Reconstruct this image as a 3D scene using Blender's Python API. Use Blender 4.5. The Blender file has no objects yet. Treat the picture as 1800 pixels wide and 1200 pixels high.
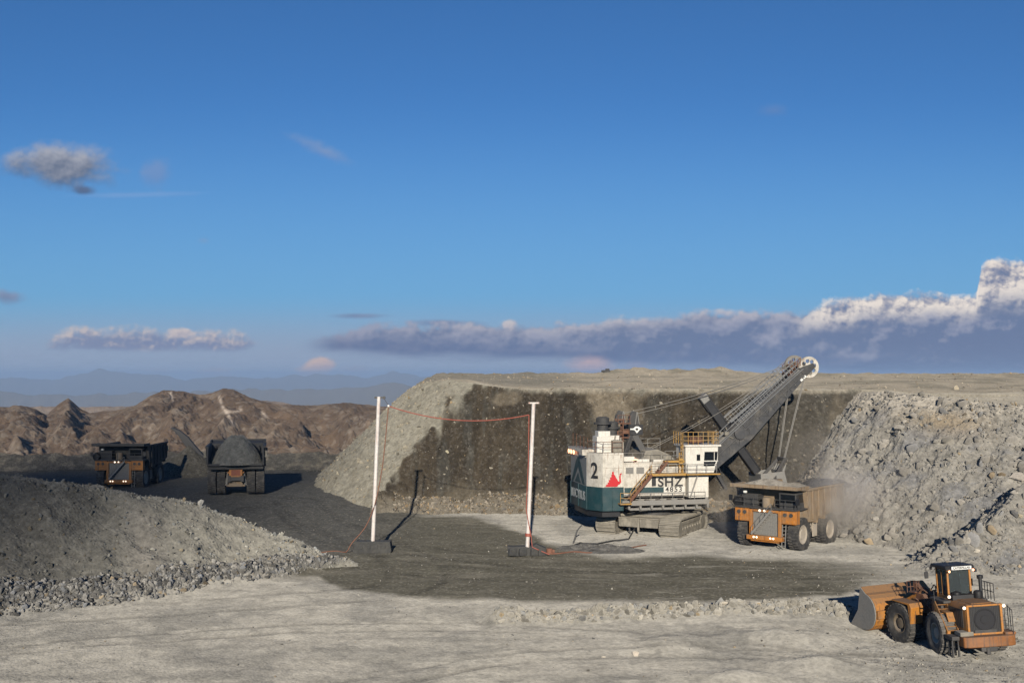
import bpy, bmesh, math, random
import numpy as np
from mathutils import Vector, Matrix
R = math.radians
rng = np.random.default_rng(7)
random.seed(7)
SC = bpy.context.scene
COL = SC.collection
CAM_Z = 19.0
FPX = 2000.0          # focal length in photo pixels (photo 1800 wide, horizon at row 660)
EXPO = 0.50

def lin(r, g, b):
    f = lambda c: (c/255/12.92) if c/255 <= 0.04045 else ((c/255+0.055)/1.055)**2.4
    return (f(r), f(g), f(b))

def at(px, py, d):
    return Vector(((px-900)*d/FPX, d, CAM_Z-(py-660)*d/FPX))

# ------------------------------------------------------------------ objects
def tag(o, label=None, cat=None, group=None, kind=None):
    if label: o['label'] = label
    if cat: o['category'] = cat
    if group: o['group'] = group
    if kind: o['kind'] = kind
    return o

def thing(name, label, cat, loc=(0, 0, 0), rz=0.0, group=None):
    o = bpy.data.objects.new(name, None)
    o.empty_display_size = 0.5
    COL.objects.link(o)
    o.location = loc
    o.rotation_euler = (0, 0, rz)
    return tag(o, label, cat, group)

def copy_tree(o, parent=None):
    c = o.copy()
    COL.objects.link(c)
    if parent is not None:
        c.parent = parent
    for ch in list(o.children):
        copy_tree(ch, c)
    return c

class MB:
    """collects shapes, then links them as ONE mesh object"""
    def __init__(self):
        self.v = []
        self.f = []
        self.M = None
    def add(self, verts, faces, M=None):
        b = len(self.v)
        for p in verts:
            p = Vector(p)
            if M is not None: p = M @ p
            if self.M is not None: p = self.M @ p
            self.v.append(p)
        for f in faces:
            self.f.append([i+b for i in f])
    def box(self, c, s, rz=0, ry=0, rx=0):
        x, y, z = s[0]/2, s[1]/2, s[2]/2
        vs = [(-x,-y,-z),(x,-y,-z),(x,y,-z),(-x,y,-z),(-x,-y,z),(x,-y,z),(x,y,z),(-x,y,z)]
        M = Matrix.Translation(c)
        if rz: M = M @ Matrix.Rotation(rz, 4, 'Z')
        if ry: M = M @ Matrix.Rotation(ry, 4, 'Y')
        if rx: M = M @ Matrix.Rotation(rx, 4, 'X')
        self.add(vs, [(0,3,2,1),(4,5,6,7),(0,1,5,4),(1,2,6,5),(2,3,7,6),(3,0,4,7)], M)
        return self
    def beam(self, p, q, w, h, w2=None, h2=None, up=(0, 0, 1)):
        p, q = Vector(p), Vector(q)
        d = (q-p).normalized()
        up = Vector(up)
        if abs(d.dot(up)) > 0.98: up = Vector((1, 0, 0))
        s = d.cross(up).normalized()
        u = s.cross(d)
        w2 = w if w2 is None else w2
        h2 = h if h2 is None else h2
        vs = []
        for c, ww, hh in ((p, w, h), (q, w2, h2)):
            for a, b in ((-1,-1),(1,-1),(1,1),(-1,1)):
                vs.append(c + s*(a*ww/2) + u*(b*hh/2))
        self.add(vs, [(0,3,2,1),(4,5,6,7),(0,1,5,4),(1,2,6,5),(2,3,7,6),(3,0,4,7)])
        return self
    def tube(self, p, q, r, n=8, r2=None):
        p, q = Vector(p), Vector(q)
        d = (q-p).normalized()
        up = Vector((0, 0, 1)) if abs(d.z) < 0.9 else Vector((1, 0, 0))
        s = d.cross(up).normalized()
        u = s.cross(d)
        r2 = r if r2 is None else r2
        vs = []
        for c, rr in ((p, r), (q, r2)):
            for k in range(n):
                a = 2*math.pi*k/n
                vs.append(c + s*(math.cos(a)*rr) + u*(math.sin(a)*rr))
        fs = [(k, (k+1) % n, n+(k+1) % n, n+k) for k in range(n)]
        fs += [tuple(range(n-1, -1, -1)), tuple(range(n, 2*n))]
        self.add(vs, fs)
        return self
    def path(self, pts, r, n=6):
        pts = [Vector(p) for p in pts]
        vs = []
        for i, c in enumerate(pts):
            d = (pts[min(i+1, len(pts)-1)]-pts[max(i-1, 0)]).normalized()
            up = Vector((0, 0, 1)) if abs(d.z) < 0.95 else Vector((1, 0, 0))
            s = d.cross(up).normalized()
            u = s.cross(d)
            for k in range(n):
                a = 2*math.pi*k/n
                vs.append(c + s*(math.cos(a)*r) + u*(math.sin(a)*r))
        fs = []
        for i in range(len(pts)-1):
            for k in range(n):
                fs.append((i*n+k, i*n+(k+1) % n, (i+1)*n+(k+1) % n, (i+1)*n+k))
        fs += [tuple(range(n-1, -1, -1)), tuple(range((len(pts)-1)*n, len(pts)*n))]
        self.add(vs, fs)
        return self
    def prism(self, poly, a, b, plane='xz'):
        """polygon extruded from a to b along the remaining axis"""
        def P(u, v, t):
            return {'xz': (u, t, v), 'yz': (t, u, v), 'xy': (u, v, t)}[plane]
        n = len(poly)
        vs = [P(u, v, a) for u, v in poly] + [P(u, v, b) for u, v in poly]
        fs = [(k, (k+1) % n, n+(k+1) % n, n+k) for k in range(n)]
        fs += [tuple(range(n-1, -1, -1)), tuple(range(n, 2*n))]
        self.add(vs, fs)
        return self
    def lathe(self, prof, c, axis='y', n=28, ring=False):
        """profile of (radius, offset along axis)"""
        c = Vector(c)
        m = len(prof)
        if ring: prof = list(prof)
        vs = []
        for k in range(n):
            a = 2*math.pi*k/n
            ca, sa = math.cos(a), math.sin(a)
            for r, t in prof:
                if axis == 'y': vs.append(c+Vector((r*ca, t, r*sa)))
                elif axis == 'x': vs.append(c+Vector((t, r*ca, r*sa)))
                else: vs.append(c+Vector((r*ca, r*sa, t)))
        fs = []
        for k in range(n):
            k2 = (k+1) % n
            for i in range(m if ring else m-1):
                j = (i+1) % m
                fs.append((k*m+i, k2*m+i, k2*m+j, k*m+j))
        if not ring:
            fs.append(tuple(k*m for k in range(n)))
            fs.append(tuple(k*m+m-1 for k in range(n)))
        self.add(vs, fs)
        return self
    def rail(self, pts, h=1.1, step=1.5, r=0.035, mids=1):
        pts = [Vector(p) for p in pts]
        for a, b in zip(pts[:-1], pts[1:]):
            L = (b-a).length
            k = max(1, int(round(L/step)))
            for i in range(k+1):
                c = a.lerp(b, i/k)
                self.tube(c, c+Vector((0, 0, h)), r, 5)
            for j in range(mids+1):
                z = Vector((0, 0, h*(j+1)/(mids+1)))
                self.tube(a+z, b+z, r, 5)
        return self
    def stair(self, p, q, width, wdir, n=10, side=0.28):
        """two stringers and treads from p up to q"""
        p, q, w = Vector(p), Vector(q), Vector(wdir).normalized()*width/2
        for s in (-1, 1):
            self.beam(p+w*s, q+w*s, 0.07, side)
        for i in range(n):
            c = p.lerp(q, (i+0.5)/n)
            self.beam(c-w, c+w, 0.28, 0.05)
        return self
    def build(self, name, mat, parent=None, bevel=0.0, smooth=True, angle=38):
        me = bpy.data.meshes.new(name)
        me.from_pydata([tuple(p) for p in self.v], [], self.f)
        bm = bmesh.new()
        bm.from_mesh(me)
        bmesh.ops.recalc_face_normals(bm, faces=bm.faces)
        bm.to_mesh(me)
        bm.free()
        if smooth:
            me.polygons.foreach_set('use_smooth', [True]*len(me.polygons))
            me.set_sharp_from_angle(angle=R(angle))
        me.materials.append(mat)
        o = bpy.data.objects.new(name, me)
        COL.objects.link(o)
        if parent is not None: o.parent = parent
        if bevel:
            b = o.modifiers.new('Bevel', 'BEVEL')
            b.width = bevel; b.segments = 2; b.limit_method = 'ANGLE'; b.angle_limit = R(40)
        return o

def flat_mesh(name, splines, M, mat, parent, extrude=0.01):
    """filled outlines (even-odd, so inner loops are holes) as a thin solid, placed with M"""
    cu = bpy.data.curves.new(name+'_c', 'CURVE')
    cu.dimensions = '2D'; cu.fill_mode = 'BOTH'; cu.extrude = extrude
    for pts in splines:
        s = cu.splines.new('POLY')
        s.points.add(len(pts)-1)
        for i, (x, y) in enumerate(pts): s.points[i].co = (x, y, 0, 1)
        s.use_cyclic_u = True
    return curve_to_mesh(name, cu, M, mat, parent)

def curve_to_mesh(name, cu, M, mat, parent):
    t = bpy.data.objects.new(name+'_t', cu)
    me = bpy.data.meshes.new_from_object(t)
    me.name = name
    bpy.data.objects.remove(t)
    bpy.data.curves.remove(cu)
    me.transform(M)
    me.materials.clear()
    me.materials.append(mat)
    o = bpy.data.objects.new(name, me)
    COL.objects.link(o)
    o.parent = parent
    return o

def text_mesh(name, body, size, M, mat, parent, bold=0.0, sx=1.0, extrude=0.008, space=1.0):
    cu = bpy.data.curves.new(name+'_c', 'FONT')
    cu.body = body; cu.size = size; cu.extrude = extrude; cu.offset = bold
    cu.align_x = 'CENTER'; cu.align_y = 'CENTER'; cu.space_character = space
    return curve_to_mesh(name, cu, M @ Matrix.Diagonal((sx, 1, 1, 1)), mat, parent)

def face_matrix(origin, right, up):
    r = Vector(right).normalized(); u = Vector(up).normalized(); n = r.cross(u)
    M = Matrix((r, u, n)).transposed().to_4x4()
    M.translation = Vector(origin)
    return M

# ------------------------------------------------------------------ materials
def new_mat(name):
    m = bpy.data.materials.new(name)
    m.use_nodes = True
    nt = m.node_tree
    nt.nodes.clear()
    out = nt.nodes.new('ShaderNodeOutputMaterial')
    bs = nt.nodes.new('ShaderNodeBsdfPrincipled')
    nt.links.new(bs.outputs[0], out.inputs[0])
    return m, nt, bs, out

def nd(nt, t, **kw):
    n = nt.nodes.new(t)
    for k, v in kw.items():
        if k.startswith('i_'):
            n.inputs[int(k[2:])].default_value = v
        else:
            setattr(n, k, v)
    return n

def mixrgb(nt, fac, a, b, mode='MIX'):
    n = nt.nodes.new('ShaderNodeMix')
    n.data_type = 'RGBA'; n.blend_type = mode
    for s, v in ((0, fac), (6, a), (7, b)):
        if hasattr(v, 'is_linked'): nt.links.new(v, n.inputs[s])
        elif isinstance(v, (int, float)): n.inputs[s].default_value = v
        else: n.inputs[s].default_value = (*v[:3], 1)
    return n.outputs[2]

def ramp(nt, src, lo, hi):
    n = nt.nodes.new('ShaderNodeMapRange')
    n.interpolation_type = 'SMOOTHSTEP'
    nt.links.new(src, n.inputs[0])
    n.inputs[1].default_value = lo; n.inputs[2].default_value = hi
    return n.outputs[0]

DUST = (0.22, 0.20, 0.17)
def paint(name, col, dust=0.45, rough=0.55, metal=0.0, dcol=DUST, streak=None, scale=1.0, patch=0.35):
    """paint or bare steel under mine dust: dust lies on upward faces and in uneven patches"""
    m, nt, bs, out = new_mat(name)
    tc = nd(nt, 'ShaderNodeTexCoord')
    n1 = nd(nt, 'ShaderNodeTexNoise'); n1.inputs['Scale'].default_value = 1.1*scale; n1.inputs['Detail'].default_value = 7; n1.inputs['Roughness'].default_value = .65
    nt.links.new(tc.outputs['Object'], n1.inputs['Vector'])
    n2 = nd(nt, 'ShaderNodeTexNoise'); n2.inputs['Scale'].default_value = 6*scale; n2.inputs['Detail'].default_value = 5
    nt.links.new(tc.outputs['Object'], n2.inputs['Vector'])
    ge = nd(nt, 'ShaderNodeNewGeometry')
    sx = nd(nt, 'ShaderNodeSeparateXYZ')
    nt.links.new(ge.outputs['Normal'], sx.inputs[0])
    upf = ramp(nt, sx.outputs[2], 0.2, 0.9)
    pat = ramp(nt, n1.outputs[0], 0.42, 0.68)
    a = nd(nt, 'ShaderNodeMath', operation='MULTIPLY'); nt.links.new(upf, a.inputs[0]); a.inputs[1].default_value = min(1, dust*1.5)
    b = nd(nt, 'ShaderNodeMath', operation='MULTIPLY'); nt.links.new(pat, b.inputs[0]); b.inputs[1].default_value = dust*(1-patch)+patch*dust
    c = nd(nt, 'ShaderNodeMath', operation='MAXIMUM'); nt.links.new(a.outputs[0], c.inputs[0]); nt.links.new(b.outputs[0], c.inputs[1])
    base = mixrgb(nt, 0.5, col, [min(1, x*0.82) for x in col])
    vary = nt.nodes[-1]
    nt.links.new(ramp(nt, n2.outputs[0], .35, .7), vary.inputs[0])
    if streak is not None:                       # rust or dirt runs down the sides
        mp = nd(nt, 'ShaderNodeMapping'); mp.inputs['Scale'].default_value = (3.0, 3.0, 0.22)
        nt.links.new(tc.outputs['Object'], mp.inputs[0])
        n3 = nd(nt, 'ShaderNodeTexNoise'); n3.inputs['Scale'].default_value = 1.6; n3.inputs['Detail'].default_value = 6
        nt.links.new(mp.outputs[0], n3.inputs['Vector'])
        st = ramp(nt, n3.outputs[0], .53, .72)
        k = nd(nt, 'ShaderNodeMath', operation='MULTIPLY'); nt.links.new(st, k.inputs[0]); k.inputs[1].default_value = .85
        base = mixrgb(nt, k.outputs[0], base, streak)
    colr = mixrgb(nt, c.outputs[0], base, dcol)
    nt.links.new(colr, bs.inputs['Base Color'])
    bs.inputs['Metallic'].default_value = metal
    rr = nd(nt, 'ShaderNodeMapRange'); nt.links.new(c.outputs[0], rr.inputs[0]); rr.inputs[3].default_value = rough; rr.inputs[4].default_value = .95
    nt.links.new(rr.outputs[0], bs.inputs['Roughness'])
    bp = nd(nt, 'ShaderNodeBump'); bp.inputs['Strength'].default_value = .05; bp.inputs['Distance'].default_value = .02
    nt.links.new(n2.outputs[0], bp.inputs['Height'])
    nt.links.new(bp.outputs[0], bs.inputs['Normal'])
    return m

def plain(name, col, rough=.6, metal=0.0):
    m, nt, bs, out = new_mat(name)
    bs.inputs['Base Color'].default_value = (*col, 1)
    bs.inputs['Roughness'].default_value = rough
    bs.inputs['Metallic'].default_value = metal
    return m

def lamp_mat(name, col, strength):
    m, nt, bs, out = new_mat(name)
    bs.inputs['Base Color'].default_value = (*col, 1)
    bs.inputs['Emission Color'].default_value = (*col, 1)
    bs.inputs['Emission Strength'].default_value = strength
    return m

MT = {}
MT['white'] = paint('dirty_white_paint', (.54, .51, .44), .55, .5, streak=(.22, .13, .08))
MT['white_clean'] = paint('white_cab_paint', (.60, .575, .51), .15, .45, streak=(.45, .40, .33))
MT['teal'] = paint('teal_paint', (.010, .042, .048), .15, .5, dcol=(.12, .12, .11))
MT['grey_teal'] = paint('grey_panel_paint', (.17, .18, .175), .3, .6)
MT['yellow'] = paint('yellow_rail_paint', (.36, .20, .035), .45, .6)
MT['orange'] = paint('orange_truck_paint', (.40, .150, .020), .58, .55, dcol=(.165, .115, .068), streak=(.10, .06, .04))
MT['loader'] = paint('loader_yellow_paint', (.40, .16, .022), .45, .5, dcol=(.17, .12, .075), streak=(.09, .055, .035), scale=1.4)
MT['loader_dark'] = paint('rusty_counterweight_paint', (.23, .088, .022), .35, .6, dcol=(.16, .12, .085), streak=(.06, .04, .03), scale=1.4)
MT['steel'] = paint('dark_steel', (.035, .034, .033), .35, .6, dcol=(.13, .12, .105))
MT['boom'] = paint('boom_steel', (.040, .041, .043), .55, .6, dcol=(.135, .125, .108), scale=.8)
MT['boomtop'] = paint('boom_top_steel', (.15, .155, .16), .4, .5, dcol=(.24, .23, .20))
MT['black'] = paint('black_paint', (.012, .012, .013), .12, .5, dcol=(.06, .055, .05))
MT['rust'] = paint('rusty_steel', (.13, .055, .028), .3, .8, dcol=(.16, .12, .09))
MT['dusty'] = paint('dust_covered_steel', (.17, .155, .125), .8, .8, dcol=(.29, .265, .215))
MT['greysteel'] = paint('grey_steel', (.19, .185, .17), .5, .6)
MT['rubber'] = paint('dusty_rubber', (.028, .027, .026), .65, .85, dcol=(.12, .11, .095), scale=1.6)
MT['rubber_light'] = paint('dust_caked_rubber', (.06, .057, .052), .8, .9, dcol=(.17, .155, .135), scale=1.6)
MT['rim'] = paint('dusty_rim', (.36, .31, .24), .7, .7, dcol=(.36, .32, .27))
MT['rim_dark'] = paint('dark_rim', (.11, .085, .055), .5, .7, dcol=(.15, .125, .10))
MT['body'] = paint('tan_body_steel', (.23, .165, .10), .6, .75, dcol=(.22, .19, .15), streak=(.09, .06, .04))
MT['bodydark'] = paint('dark_body_steel', (.035, .035, .035), .4, .75, dcol=(.09, .085, .075))
MT['glass'] = plain('dark_window_glass', (.006, .008, .010), .08)
MT['letter'] = plain('black_lettering', (.015, .015, .016), .6)
MT['letter_white'] = plain('white_lettering', (.62, .62, .58), .6)
MT['letter_grey'] = plain('worn_grey_lettering', (.36, .38, .37), .7)
MT['red'] = plain('red_emblem_paint', (.42, .006, .010), .55)
MT['redsign'] = paint('red_sign_paint', (.20, .05, .02), .4, .6, dcol=(.12, .07, .05))
MT['cable'] = plain('orange_cable_sheath', (.27, .070, .045), .6)
MT['cable_dull'] = plain('dusty_orange_cable', (.17, .075, .045), .8)
MT['cable_black'] = plain('black_cable_sheath', (.03, .03, .03), .7)
MT['pole'] = paint('white_pole_paint', (.60, .56, .52), .25, .5, dcol=(.42, .36, .31), streak=(.36, .20, .15), scale=.6)
MT['concrete'] = paint('dark_dusty_concrete', (.040, .040, .038), .5, .9, dcol=(.085, .082, .072))
MT['rope'] = paint('steel_rope', (.19, .18, .16), .4, .6)
MT['lamp'] = lamp_mat('lit_headlight', (1.0, .80, .60), 1.1)
MT['lamp_warm'] = lamp_mat('lit_warm_lamp', (1.0, .42, .22), 2.0)
MT['seat'] = plain('cab_seat_cloth', (.02, .02, .022), .9)
# ------------------------------------------------------------------ noise
def _hash(ix, iy, seed):
    h = (ix.astype(np.int64)*374761393 + iy.astype(np.int64)*668265263 + seed*1442695041) & 0xFFFFFFFF
    h = ((h ^ (h >> 13))*1274126177) & 0xFFFFFFFF
    h = h ^ (h >> 16)
    return h
def perlin(x, y, seed=0):
    x = np.asarray(x, float); y = np.asarray(y, float)
    ix = np.floor(x); iy = np.floor(y)
    fx = x-ix; fy = y-iy
    u = fx*fx*fx*(fx*(fx*6-15)+10); v = fy*fy*fy*(fy*(fy*6-15)+10)
    def g(dx, dy):
        a = _hash(ix+dx, iy+dy, seed)*(2*math.pi/4294967296.0)
        return np.cos(a)*(fx-dx)+np.sin(a)*(fy-dy)
    return (g(0,0)*(1-u)+g(1,0)*u)*(1-v)+(g(0,1)*(1-u)+g(1,1)*u)*v
def fbm(x, y, octs=4, seed=0, gain=.5):
    s = 0; a = 1.0
    for k in range(octs):
        s = s+a*perlin(x, y, seed+k*17)
        x = x*2.03+3.1; y = y*2.03+1.7; a *= gain
    return s
def ridged(x, y, octs=4, seed=0, gain=.5):
    s = 0; a = 1.0
    for k in range(octs):
        s = s+a*(1-2.2*np.abs(perlin(x, y, seed+k*17)))
        x = x*2.03+3.1; y = y*2.03+1.7; a *= gain
    return s
def ss(a, b, x):
    t = np.clip((x-a)/(b-a), 0, 1)
    return t*t*(3-2*t)
def pl(x, pts):
    return np.interp(x, [p[0] for p in pts], [p[1] for p in pts])

def seg_dist(x, y, poly, vals=None):
    """distance to a polyline, value carried along it, side (+ left of travel)"""
    best = np.full(x.shape, 1e9); val = np.zeros((len(vals) if vals else 0,)+x.shape); side = np.zeros(x.shape)
    for i in range(len(poly)-1):
        ax, ay = poly[i]; bx, by = poly[i+1]
        dx, dy = bx-ax, by-ay
        t = np.clip(((x-ax)*dx+(y-ay)*dy)/(dx*dx+dy*dy), 0, 1)
        qx, qy = x-(ax+t*dx), y-(ay+t*dy)
        d = np.hypot(qx, qy)
        m = d < best
        best = np.where(m, d, best)
        side = np.where(m, dx*qy-dy*qx, side)
        if vals:
            for k, vv in enumerate(vals):
                val[k] = np.where(m, vv[i]+(vv[i+1]-vv[i])*t, val[k])
    return best, val, np.sign(side)

def inside(x, y, poly):
    r = np.zeros(x.shape, bool)
    n = len(poly)
    for i in range(n):
        ax, ay = poly[i]; bx, by = poly[(i+1) % n]
        if ay == by: continue
        c = ((ay > y) != (by > y)) & (x < (bx-ax)*(y-ay)/(by-ay)+ax)
        r ^= c
    return r
def out_dist(x, y, poly):
    d, _, _ = seg_dist(x, y, poly+[poly[0]])
    return np.where(inside(x, y, poly), 0, d)

# ------------------------------------------------------------------ terrain
MOUND_C = [(-70, 88), (-58.8, 98), (-46.8, 104.5), (-40.5, 108.3), (-36.6, 111), (-31.3, 113.6), (-25.9, 115), (-21.8, 115.3), (-17.0, 114.8), (-14, 114.3)]
MOUND_T = [(-70, 66), (-58.8, 78), (-47, 86), (-40.7, 90.5), (-35, 94.2), (-29.6, 98.7), (-23.8, 105.4), (-20, 109.8), (-17, 113.0), (-14, 114.0)]
MOUND_OLD = [(-70, 92), (-58.8, 98), (-46.8, 104), (-40.5, 108), (-36.6, 111), (-31.3, 114), (-25.9, 115), (-21.8, 115), (-17.7, 114.5)]
MOUND_Z = [13, 12.1, 9.9, 8.74, 7.46, 6.2, 3.76, 2.44, .35, .0]
WIND = [(-.8, 88.6), (9, 89.8), (18.2, 90.6), (23.8, 91.2), (26.4, 91.0)]
TOE = [(-40, 118), (-26, 141), (-21, 152), (-17, 159.3), (-5, 160.5), (5, 159), (12, 157.5), (25, 152.5), (33, 150.5), (40, 149.5), (46, 150), (60, 150)]
PLAT = [(-13.6, 176), (-9, 171.5), (-3, 167.5), (20, 159), (60, 150), (200, 150), (200, 420), (-17, 420), (-16, 230), (-15.5, 190)]
MUCK = [(48.5, 157), (48.7, 151), (50.8, 145.8), (55, 139.5), (60, 134.5), (72, 130), (90, 124), (200, 118), (200, 420), (47.5, 420)]
LOBE = [(44.5, 113.5), (49.3, 116), (53.5, 119), (64, 123), (80, 124)]
LOBE_Z = [2.4, 4.8, 7.4, 10.2, 11]

TRACKS = [[(-48, 70), (-30, 82), (-8, 88), (8, 84), (26, 74)], [(-60, 84), (-34, 91), (-16, 97), (-8, 103), (-10, 118), (-22, 142)],
          [(-20, 60), (-6, 74), (6, 79), (24, 77), (40, 70)], [(45, 100), (28, 104), (10, 106), (-8, 110), (-22, 122), (-34, 150)],
          [(44, 112), (26, 111), (8, 113), (-6, 119), (-20, 134), (-30, 158)], [(60, 72), (40, 80), (29, 83)], [(-40, 60), (-14, 66), (8, 69), (22, 62)]]
def _smooth(p, n=9):
    p = np.array(p, float); t = np.arange(len(p)); q = np.linspace(0, len(p)-1, n*(len(p)-1)//3+1)
    a = np.stack([np.interp(q, t, p[:, k]) for k in (0, 1)], 1)
    for _ in range(2): a[1:-1] = (a[:-2]+2*a[1:-1]+a[2:])/4
    return [tuple(v) for v in a]
TRACKS = [_smooth(p) for p in TRACKS]
def tracks(x, y):
    """depth of the wheel ruts pressed into the floor, 0..1"""
    o = np.zeros(x.shape)
    sel = (y > 55) & (y < 162) & (x > -70) & (x < 66)
    if not sel.any(): return o
    xs, ys = x[sel], y[sel]
    g = np.zeros(xs.shape)
    for i, p in enumerate(TRACKS):
        d, _, _ = seg_dist(xs, ys, p)
        half = (1.3, 2.7, 1.3, 2.8, 2.7, 1.3, 1.35)[i]; wd = (.5, .75, .5, .75, .75, .5, .5)[i]
        g = np.maximum(g, ss(wd, wd*.4, np.abs(d-half))*(.55+.6*fbm(xs/5+i, ys/5, 2, 37)))
    o[sel] = np.clip(g, 0, 1)
    return o
def terrain(x, y):
    """height, and the masks the colours come from"""
    base = 2.0*ss(132, 168, y)*ss(-10, -30, x)
    base = base+.22*fbm(x/14, y/14, 3, 5)+.10*fbm(x/3.1, y/3.1, 3, 9)
    fg = ss(112, 100, y)*ss(4, 14, x)
    base = base+fg*(.13*fbm(x/2.2, y/3.0, 4, 31))
    for px, py, h, rx, ry in ((1190, 1132, .45, 2.6, 2.2), (1380, 1122, .5, 3.2, 2.0), (1440, 1168, .5, 3.6, 1.8), (1300, 1192, .4, 2.5, 1.4), (1270, 1088, .35, 3.2, 2.)):
        d = FPX*CAM_Z/(py-660); X = (px-900)*d/FPX
        base = base+h*np.exp(-((x-X)/rx)**2-((y-d)/ry)**2)
    base = base-.50*np.exp(-((x-27.2)/4)**2-((y-84.5)/4)**2)
    H = base.copy()
    tk = tracks(x, y)
    H = H-.075*tk+.03*fbm(x/.9, y/1.2, 2, 35)
    base = H
    # windrow of pale rock
    dw, vw, _ = seg_dist(x, y, WIND)
    wn = .75+.7*fbm(x/2.1, y/2.1, 3, 41)
    wind = 1.05*np.maximum(0, 1-dw/1.75)**.8*wn
    H = np.maximum(H, base+wind)
    # long spoil mound, left
    yc = pl(x, MOUND_C); yt = pl(x, MOUND_T); zc = np.interp(x, [p[0] for p in MOUND_C], MOUND_Z)
    wn2 = 1.2*fbm(x/6, y*0+5, 3, 55)
    yc = yc+wn2; yt = yt+wn2
    front = y < yc
    dm = np.abs(yc-y)*np.where(front, .82, 1.0); w = (yc-yt)*.82
    rough = .35*fbm(x/3.4, y/3.4, 4, 51)+.8*fbm(x/9, y/9, 3, 53)*np.clip(dm/5, 0, 1)
    t = np.where(front, dm/w, dm*.72/np.maximum(zc, .3))
    t = t+.028*np.sin(x*1.1+2*fbm(x/4, y/4, 2, 57))*np.clip(dm/4, 0, 1)*front
    prof = np.sqrt((1-t)**2+.0009)-(.02)
    rough = rough*ss(-15.5, -18, x)
    mound = ss(-15.4, -18.5, x)*np.where((t < 1.0) & (x < -15.3), zc*(1-t)+rough*np.clip((1-t)*4, 0, 1), -1)
    H = np.maximum(H, base+mound)
    mtoe = np.exp(-((dm-w+.9)/(.5+1.5*ss(1, 8, w)))**2)*front*ss(-14, -19, x)
    H = H+.95*mtoe*(1+.6*fbm(x/1.5, y/1.5, 3, 59))
    # berm along the pit edge far left
    bz = 2.9*np.maximum(0, 1-np.abs(y-207-6*fbm(x/40, x*0, 2, 61))/5.5)*ss(-22, -32, x)*(1+.25*fbm(x/5, y/5, 3, 63))
    H = np.maximum(H, base+bz)
    H = np.where((y > 209) & (x < -16), H-.75*(y-209)*ss(-16, -24, x), H)
    # bench: plateau, cut face, left cone, muck
    pz = 17.1+1.5*np.exp(-((x+9)/6.0)**2-((y-176)/9)**2)+1.5*ss(172, 215, y)+.35*fbm(x/9, y/9, 3, 71)
    pz = pz-1.3*ss(48, 62, x)*ss(175, 140, y)
    pz = pz+ss(205, 235, y)*ss(16, 24, x)*ss(58, 44, x)*(.5+1.2*np.abs(fbm(x/7, y/9, 3, 73)))
    pz = pz+.9*ss(222, 238, y)*(.6+.8*np.abs(fbm(x/6, y/6, 3, 75)))
    do = out_dist(x, y, PLAT)
    cone = pz-.95*do+(.9*fbm(x/4.5, y/4.5, 4, 81)+.4*ridged(x/2.5, y/7, 3, 83))*np.clip(do/3, 0, 1)
    toe = pl(x, TOE)+1.3*fbm(x/7, y*0+3, 3, 91)+.9*fbm(x/2.4, y/2.0, 4, 93)*.8
    cut = base+2.05*(y-toe)
    up = np.clip((y-toe)/2, 0, 1)
    cut = cut+.8*ridged(x/3.5, y/1.6, 3, 95)*up
    sc = x/2.1+.7*fbm(x/6, y/8, 2, 111)                      # scallops left by the dipper teeth
    cut = cut-1.1*(np.abs(sc-np.round(sc))*2)**2*ss(-.2, .35, fbm(x/9, y/4, 2, 113))*up
    lg = (cut-base)/3.6+.8*fbm(x/8, y/5, 3, 115)             # broken ledges
    cut = cut+1.0*(ss(.25, .75, lg-np.floor(lg))-(lg-np.floor(lg)))*up*ss(-.15, .3, fbm(x/11, y/7, 2, 117))
    bench = np.minimum(cone, cut)
    lip = np.minimum(1, np.abs(cut-cone)/2.0)
    iscut = (cut < cone+.2) & (cut > base+.3)
    tal = base+.62*(y-toe+3.4)+.55*fbm(x/1.8, y/1.8, 4, 97)
    tal = np.minimum(tal, base+1.9+1.5*fbm(x/5, y*0, 2, 99))
    istal = (tal > cut) & (tal > base) & (x > -19) & (x < 48)
    tal = np.where((x > -19) & (x < 49), tal, -5)
    tal = np.where(y < toe+8, tal, -5)
    xw = np.where(x < 48, 48-(48-x)*1.45, x)
    dk = out_dist(xw, y, MUCK)
    lump = 1.0*fbm(x/5.5, y/5.5, 4, 101)+.38*ridged(x/2.8, y/2.8, 3, 103)+.28*fbm(x/1.2, y/1.2, 3, 107)
    muck = pz-.3-.79*dk+lump*np.clip(dk/2.5, 0, 1)
    dl, vl, _ = seg_dist(x, y, LOBE, [LOBE_Z])
    lobe = vl[0]*(1-dl/(2.5+vl[0]*1.1))+.8*fbm(x/3, y/3, 4, 105)
    muck = np.maximum(muck, lobe)
    rock = np.maximum(np.maximum(bench, tal), muck)
    H2 = np.maximum(H, rock)
    zone = np.zeros(x.shape, int)                     # 0 ground
    zone[(mound > 0) | ((mtoe > .3) & (base+mound >= H-1))] = 4   # spoil mound
    isb = rock > H
    zone[isb] = 1                                     # cliff and its slopes
    zone[isb & (do <= 0.0) & (bench >= muck-.2) & (cut >= cone)] = 2          # plateau top
    zone[isb & (muck >= np.maximum(bench, tal)) & (dk > .01)] = 3             # muck slope
    zone[isb & (dk <= .01) & (muck >= bench-.5)] = 2
    zone[(zone == 0) & (bz > .25)] = 6
    info = dict(base=base, wind=wind, mound=mound, t=t, dm=dm, front=front, mtoe=mtoe, iscut=iscut & isb, istal=istal & isb, do=do, dk=dk,
                cone=cone, cut=cut, tk=tk, rock=isb, bz=bz, toe=toe, lobe=lobe, muck=muck)
    return H2, zone, info

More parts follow.
